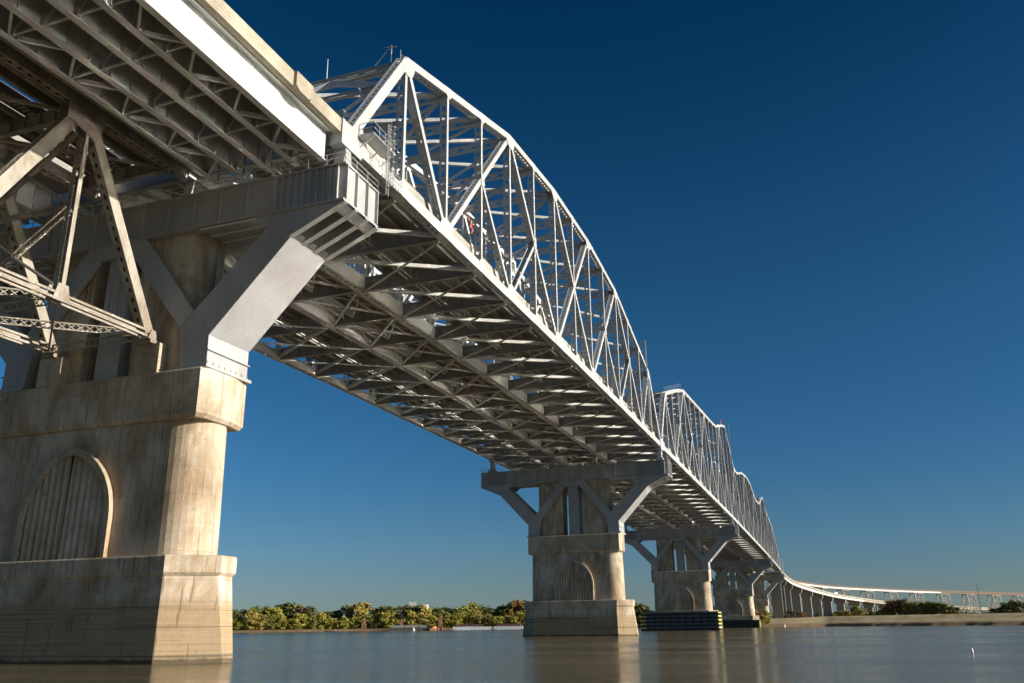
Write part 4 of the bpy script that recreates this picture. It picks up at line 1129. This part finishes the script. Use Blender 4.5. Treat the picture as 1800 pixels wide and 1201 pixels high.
tops = [(400,1071),(450,1068),(470,1066),(505,1060),(530,1063),(560,1072),(600,1067),(636,1057),(660,1064),(700,1064),(760,1066),(800,1066),(830,1060),(870,1064),(900,1060),(915,1055),(950,1062)]
while u < 950:
    kd = 'dark green' if rd.random() < .62 else rd.choice(['mid green','golden','bare grey brown','yellow green'])
    if 895 < u: kd = 'orange brown'
    if abs(u-636) < 9: kd = 'golden'
    place(u, rd.uniform(45, 62), interp(u, tops)+rd.uniform(-2, 4), rd.uniform(.85, 1.15), kd, f'{kd} tree in the wood behind the willows, {nth(i)} from the foreground pier', G2, i+2)
    u += rd.uniform(13, 19); i += 1
for i, (u, yt, kd) in enumerate([(1118,1070,'mid green'),(1130,1058,'dark green'),(1140,1066,'golden'),(1236,1058,'dark green'),(1250,1066,'mid green'),(1262,1064,'dark green'),(1334,1068,'golden')]):
    place(u, 30, yt, 1.0, kd, f'{kd} tree seen between the distant piers, {nth(i)} from the second pier', 'trees glimpsed between the piers', i)
rt = [(1345,1078,'orange brown'),(1353,1070,'mid green'),(1362,1074,'golden'),(1398,1070,'bare grey brown'),(1418,1072,'orange brown'),(1448,1075,'dark green'),(1475,1074,'mid green'),(1500,1070,'golden'),(1516,1064,'mid green'),(1530,1068,'golden'),(1545,1072,'dark green'),(1560,1070,'mid green'),(1575,1064,'orange brown'),(1588,1054,'orange brown'),(1602,1055,'bare grey brown'),(1614,1058,'golden'),(1626,1058,'mid green'),(1638,1060,'mid green'),(1650,1057,'mid green'),(1662,1058,'dark green'),(1675,1061,'mid green'),(1688,1064,'mid green'),(1700,1070,'golden'),(1714,1078,'orange brown'),(1730,1076,'golden'),(1746,1078,'dark green'),(1762,1068,'dark green'),(1776,1066,'bare grey brown'),(1788,1060,'dark green'),(1800,1058,'mid green'),(1812,1058,'dark green')]
for i, (u, yt, kd) in enumerate(rt):
    place(u, 105 if u > 1370 else 45, yt, .95, kd, f'{kd} tree behind the levee, {nth(i)} from the left', G3, i, 1)
i = 0
for u in range(1380, 1815, 17):   # low dark scrub row beyond, filling under the viaducts
    place(u, 300, 1074+rd.uniform(-3, 3), 1.5, 'dark green', f'distant dark tree below the viaducts, {nth(i)} from the bridge end', 'distant trees under the viaducts', i, 1); i += 1

# tangled undergrowth along the waterline below the crowns
b = MB(); rdu = random.Random(9)
for _ in range(9000):
    a = az_px(rdu.uniform(395, 960)); r_ = shore_at(a)+rdu.uniform(20, 60); hz_ = 2+rdu.random()**1.6*9
    q = Vector((c0.x+math.cos(a)*r_, c0.y+math.sin(a)*r_, hz_)); t1 = Vector((rdu.gauss(0,1), rdu.gauss(0,1), rdu.gauss(0,1))).normalized(); t2 = t1.cross(Vector((rdu.gauss(0,1), rdu.gauss(0,1), rdu.gauss(0,1)))).normalized()
    s_ = rdu.uniform(.5, 1.2); b.add([q-t1*s_-t2*s_*.7, q+t1*s_-t2*s_*.6, q+t1*s_*.8+t2*s_*.7, q-t1*s_*.8+t2*s_*.7], [(0,1,2,3)])
tag(b.build('undergrowth', LM['mid green']), 'tangled green undergrowth below the willows along the far waterline', 'undergrowth', kind='stuff')
# bushes on the grassy point
for i, (u, ro, hh) in enumerate([(1338, 6, 9), (1346, 8, 7), (1356, 10, 5.5)]):
    a = az_px(u); r_ = shore_at(a)+ro
    tree(c0.x+math.cos(a)*r_, c0.y+math.sin(a)*r_, 1.2, hh, 1.6, ['orange brown','golden','yellow green'][i], ['tall rusty bush beside the fourth pier','golden bush in the middle of the grassy point','low yellow green bush at the right end of the grassy point'][i], 'bushes on the grassy point', i)

# ------------------------------------------------------------------ things on the water and the far shore
def at_px(u, extra):
    a = az_px(u); r_ = shore_at(a)+extra; return c0.x+math.cos(a)*r_, c0.y+math.sin(a)*r_, a
rust = newmat('rusty_steel', (.20,.095,.05), .85); bargeM = newmat('pale_barge_hull', (.35,.38,.42), .6); coam = newmat('dark_red_coaming', (.07,.03,.03), .7)
def barge(u0, u1, ex, hull, top, label):
    x0, y0, _ = at_px(u0, ex); x1, y1, _ = at_px(u1, ex)
    a = math.atan2(y1-y0, x1-x0); Ln = math.hypot(x1-x0, y1-y0)
    t = thing('river_barge', (x0, y0, 0), a); tag(t, label, 'barge', 'barges moored along the far bank')
    b = MB(); b.prism([(0, 1.2), (3, -.6), (Ln-3, -.6), (Ln, 1.2), (Ln, 2.6), (0, 2.6)], 1, -5.5, 5.5)
    k = 3
    while k < Ln-2: b.box(k-.1, k+.1, 5.5, 5.6, .1, 2.6); b.box(k-.1, k+.1, -5.6, -5.5, .1, 2.6); k += 4
    b.build('hull', hull, t)
    b = MB(); k = 3
    while k < Ln-8: b.prism([(-4.3, 2.6), (4.3, 2.6), (4.3, 3.9), (0, 4.7), (-4.3, 3.9)], 0, k, min(k+11, Ln-3)); k += 11.6
    b.build('cargo_cover', top, t)
barge(800, 868, -12, bargeM, coam, 'pale hulled barge with dark red covers moored left of the second pier')
barge(872, 925, -12, bargeM, coam, 'pale hulled barge partly hidden behind the second pier')
barge(686, 760, -9, newmat('dark_hull', (.06,.055,.05), .7), newmat('grey_cover', (.2,.19,.18), .7), 'low dark barge moored between the two orange mooring cones')
def dolphin(u, ex, h, label, boat=False):
    x, y, a = at_px(u, ex); t = thing('mooring_cone', (x, y, 0), a); tag(t, label, 'mooring structure', 'rusty mooring cones along the far bank')
    def fn(b):
        for q in range(3):
            an = q*2.094; b.tube((2.4*math.cos(an), 2.4*math.sin(an), -1), (.5*math.cos(an), .5*math.sin(an), h), .55, 7, .5)
        b.tube((0,0,h*.75), (0,0,h+.4), 1.0, 8, .8)
    one('pile_cluster', fn, rust, t)
dolphin(643, -16, 10.5, 'rusty orange mooring cone standing alone at the left')
dolphin(709, -3, 9, 'reddish mooring cone half hidden behind the low dark barge')
dolphin(778, -16, 11.5, 'rusty orange mooring cone beside the small orange boat')
x, y, a = at_px(770, -16); t = thing('work_boat', (x, y, 0), a-1.2, label='small rusty orange work boat beside the mooring cone', cat='boat')
one('hull', lambda b: b.prism([(-6,.2),(-5,-.5),(5,-.5),(7.5,1.9),(-6,1.5)], 1, -1.8, 1.8), rust, t)
one('cabin', lambda b: b.prism([(-3.5,1.5),(1.5,1.5),(1,3.0),(-3,3.0)], 1, -1.3, 1.3), newmat('orange_paint', (.5,.2,.07), .6), t)
def buoy(u, ex, s_, label):
    x, y, a = at_px(u, ex); t = thing('channel_buoy', (x, y, 0), 0, label=label, cat='buoy'); one('float', lambda b: b.tube((0,0,-.5), (0,0,1.2*s_), 1.1*s_, 10, .8*s_), M['white'], t); one('top_mark', lambda b: b.tube((0,0,1.2*s_), (0,0,2.6*s_), .35*s_, 8, .1*s_), M['white'], t)
buoy(731, -30, 1.3, 'small white buoy on the water before the low dark barge')
buoy(1388, -4, .9, 'small white float at the muddy edge right of the grassy point')
t = thing('drifting_float', (24.3, -74.1, 0), 0, label='tiny white float with a red tip drifting on open water at lower right', cat='float')
def fn(b):
    b.tube((-.05,0,-.05), (.10,.02,.30), .09, 10, .11)
one('bottle', fn, M['white'], t)
one('cap', lambda b: b.tube((-.12,0,.06), (-.05,0,-.03), .035, 8, .05), M['red'], t)
# grain elevator beyond the wood
gw = newmat('pale_cladding', (.34,.345,.35), .7); gr = newmat('grey_gallery', (.25,.26,.27), .6)
x, y, a = at_px(728, 420); t = thing('grain_elevator', (x, y, 2), a+math.pi/2, label='pale grain elevator with sloping conveyor rising above the wood', cat='grain elevator')
zt_ = (1106.5-.0125*728-1057)/F_PX*1230
one('head_house', lambda b: b.box(-4, 6, -5, 5, 0, zt_), gw, t)
one('silo', lambda b: b.tube((-14, 0, 0), (-14, 0, zt_-3.5), 7, 20), gw, t)
def fn(b):
    b.bar((30, 0, zt_-14), (2, 0, zt_-1.5), 3, 2.2)
    for x_ in (12, 22): b.bar((x_, 0, -1), (x_, 0, zt_-7-(x_-12)*.4), 1, 1)
one('conveyor', fn, gr, t)
# crane mast and small posts on the right
x, y, a = at_px(1737, 480); t = thing('crane_mast', (x, y, 2), 0, label='thin dark crane boom leaning above the railway viaduct at right', cat='crane')
one('boom', lambda b: b.lace((4, 0, 0), (0, 0, 37), (1,0,0), 1.6, 2.4, .3), dk, t)
x, y, a = at_px(1700, 52); t = thing('levee_marker', (x, y, 5.2), 0, label='dark marker post with square board on the levee', cat='marker post')
one('post', lambda b: b.bar((0,0,-1.5), (0,0,5.0), .35, .35), dk, t); one('board', lambda b: b.box(-.2,.2,-1.2,1.2,3.6,5.4), dk, t)
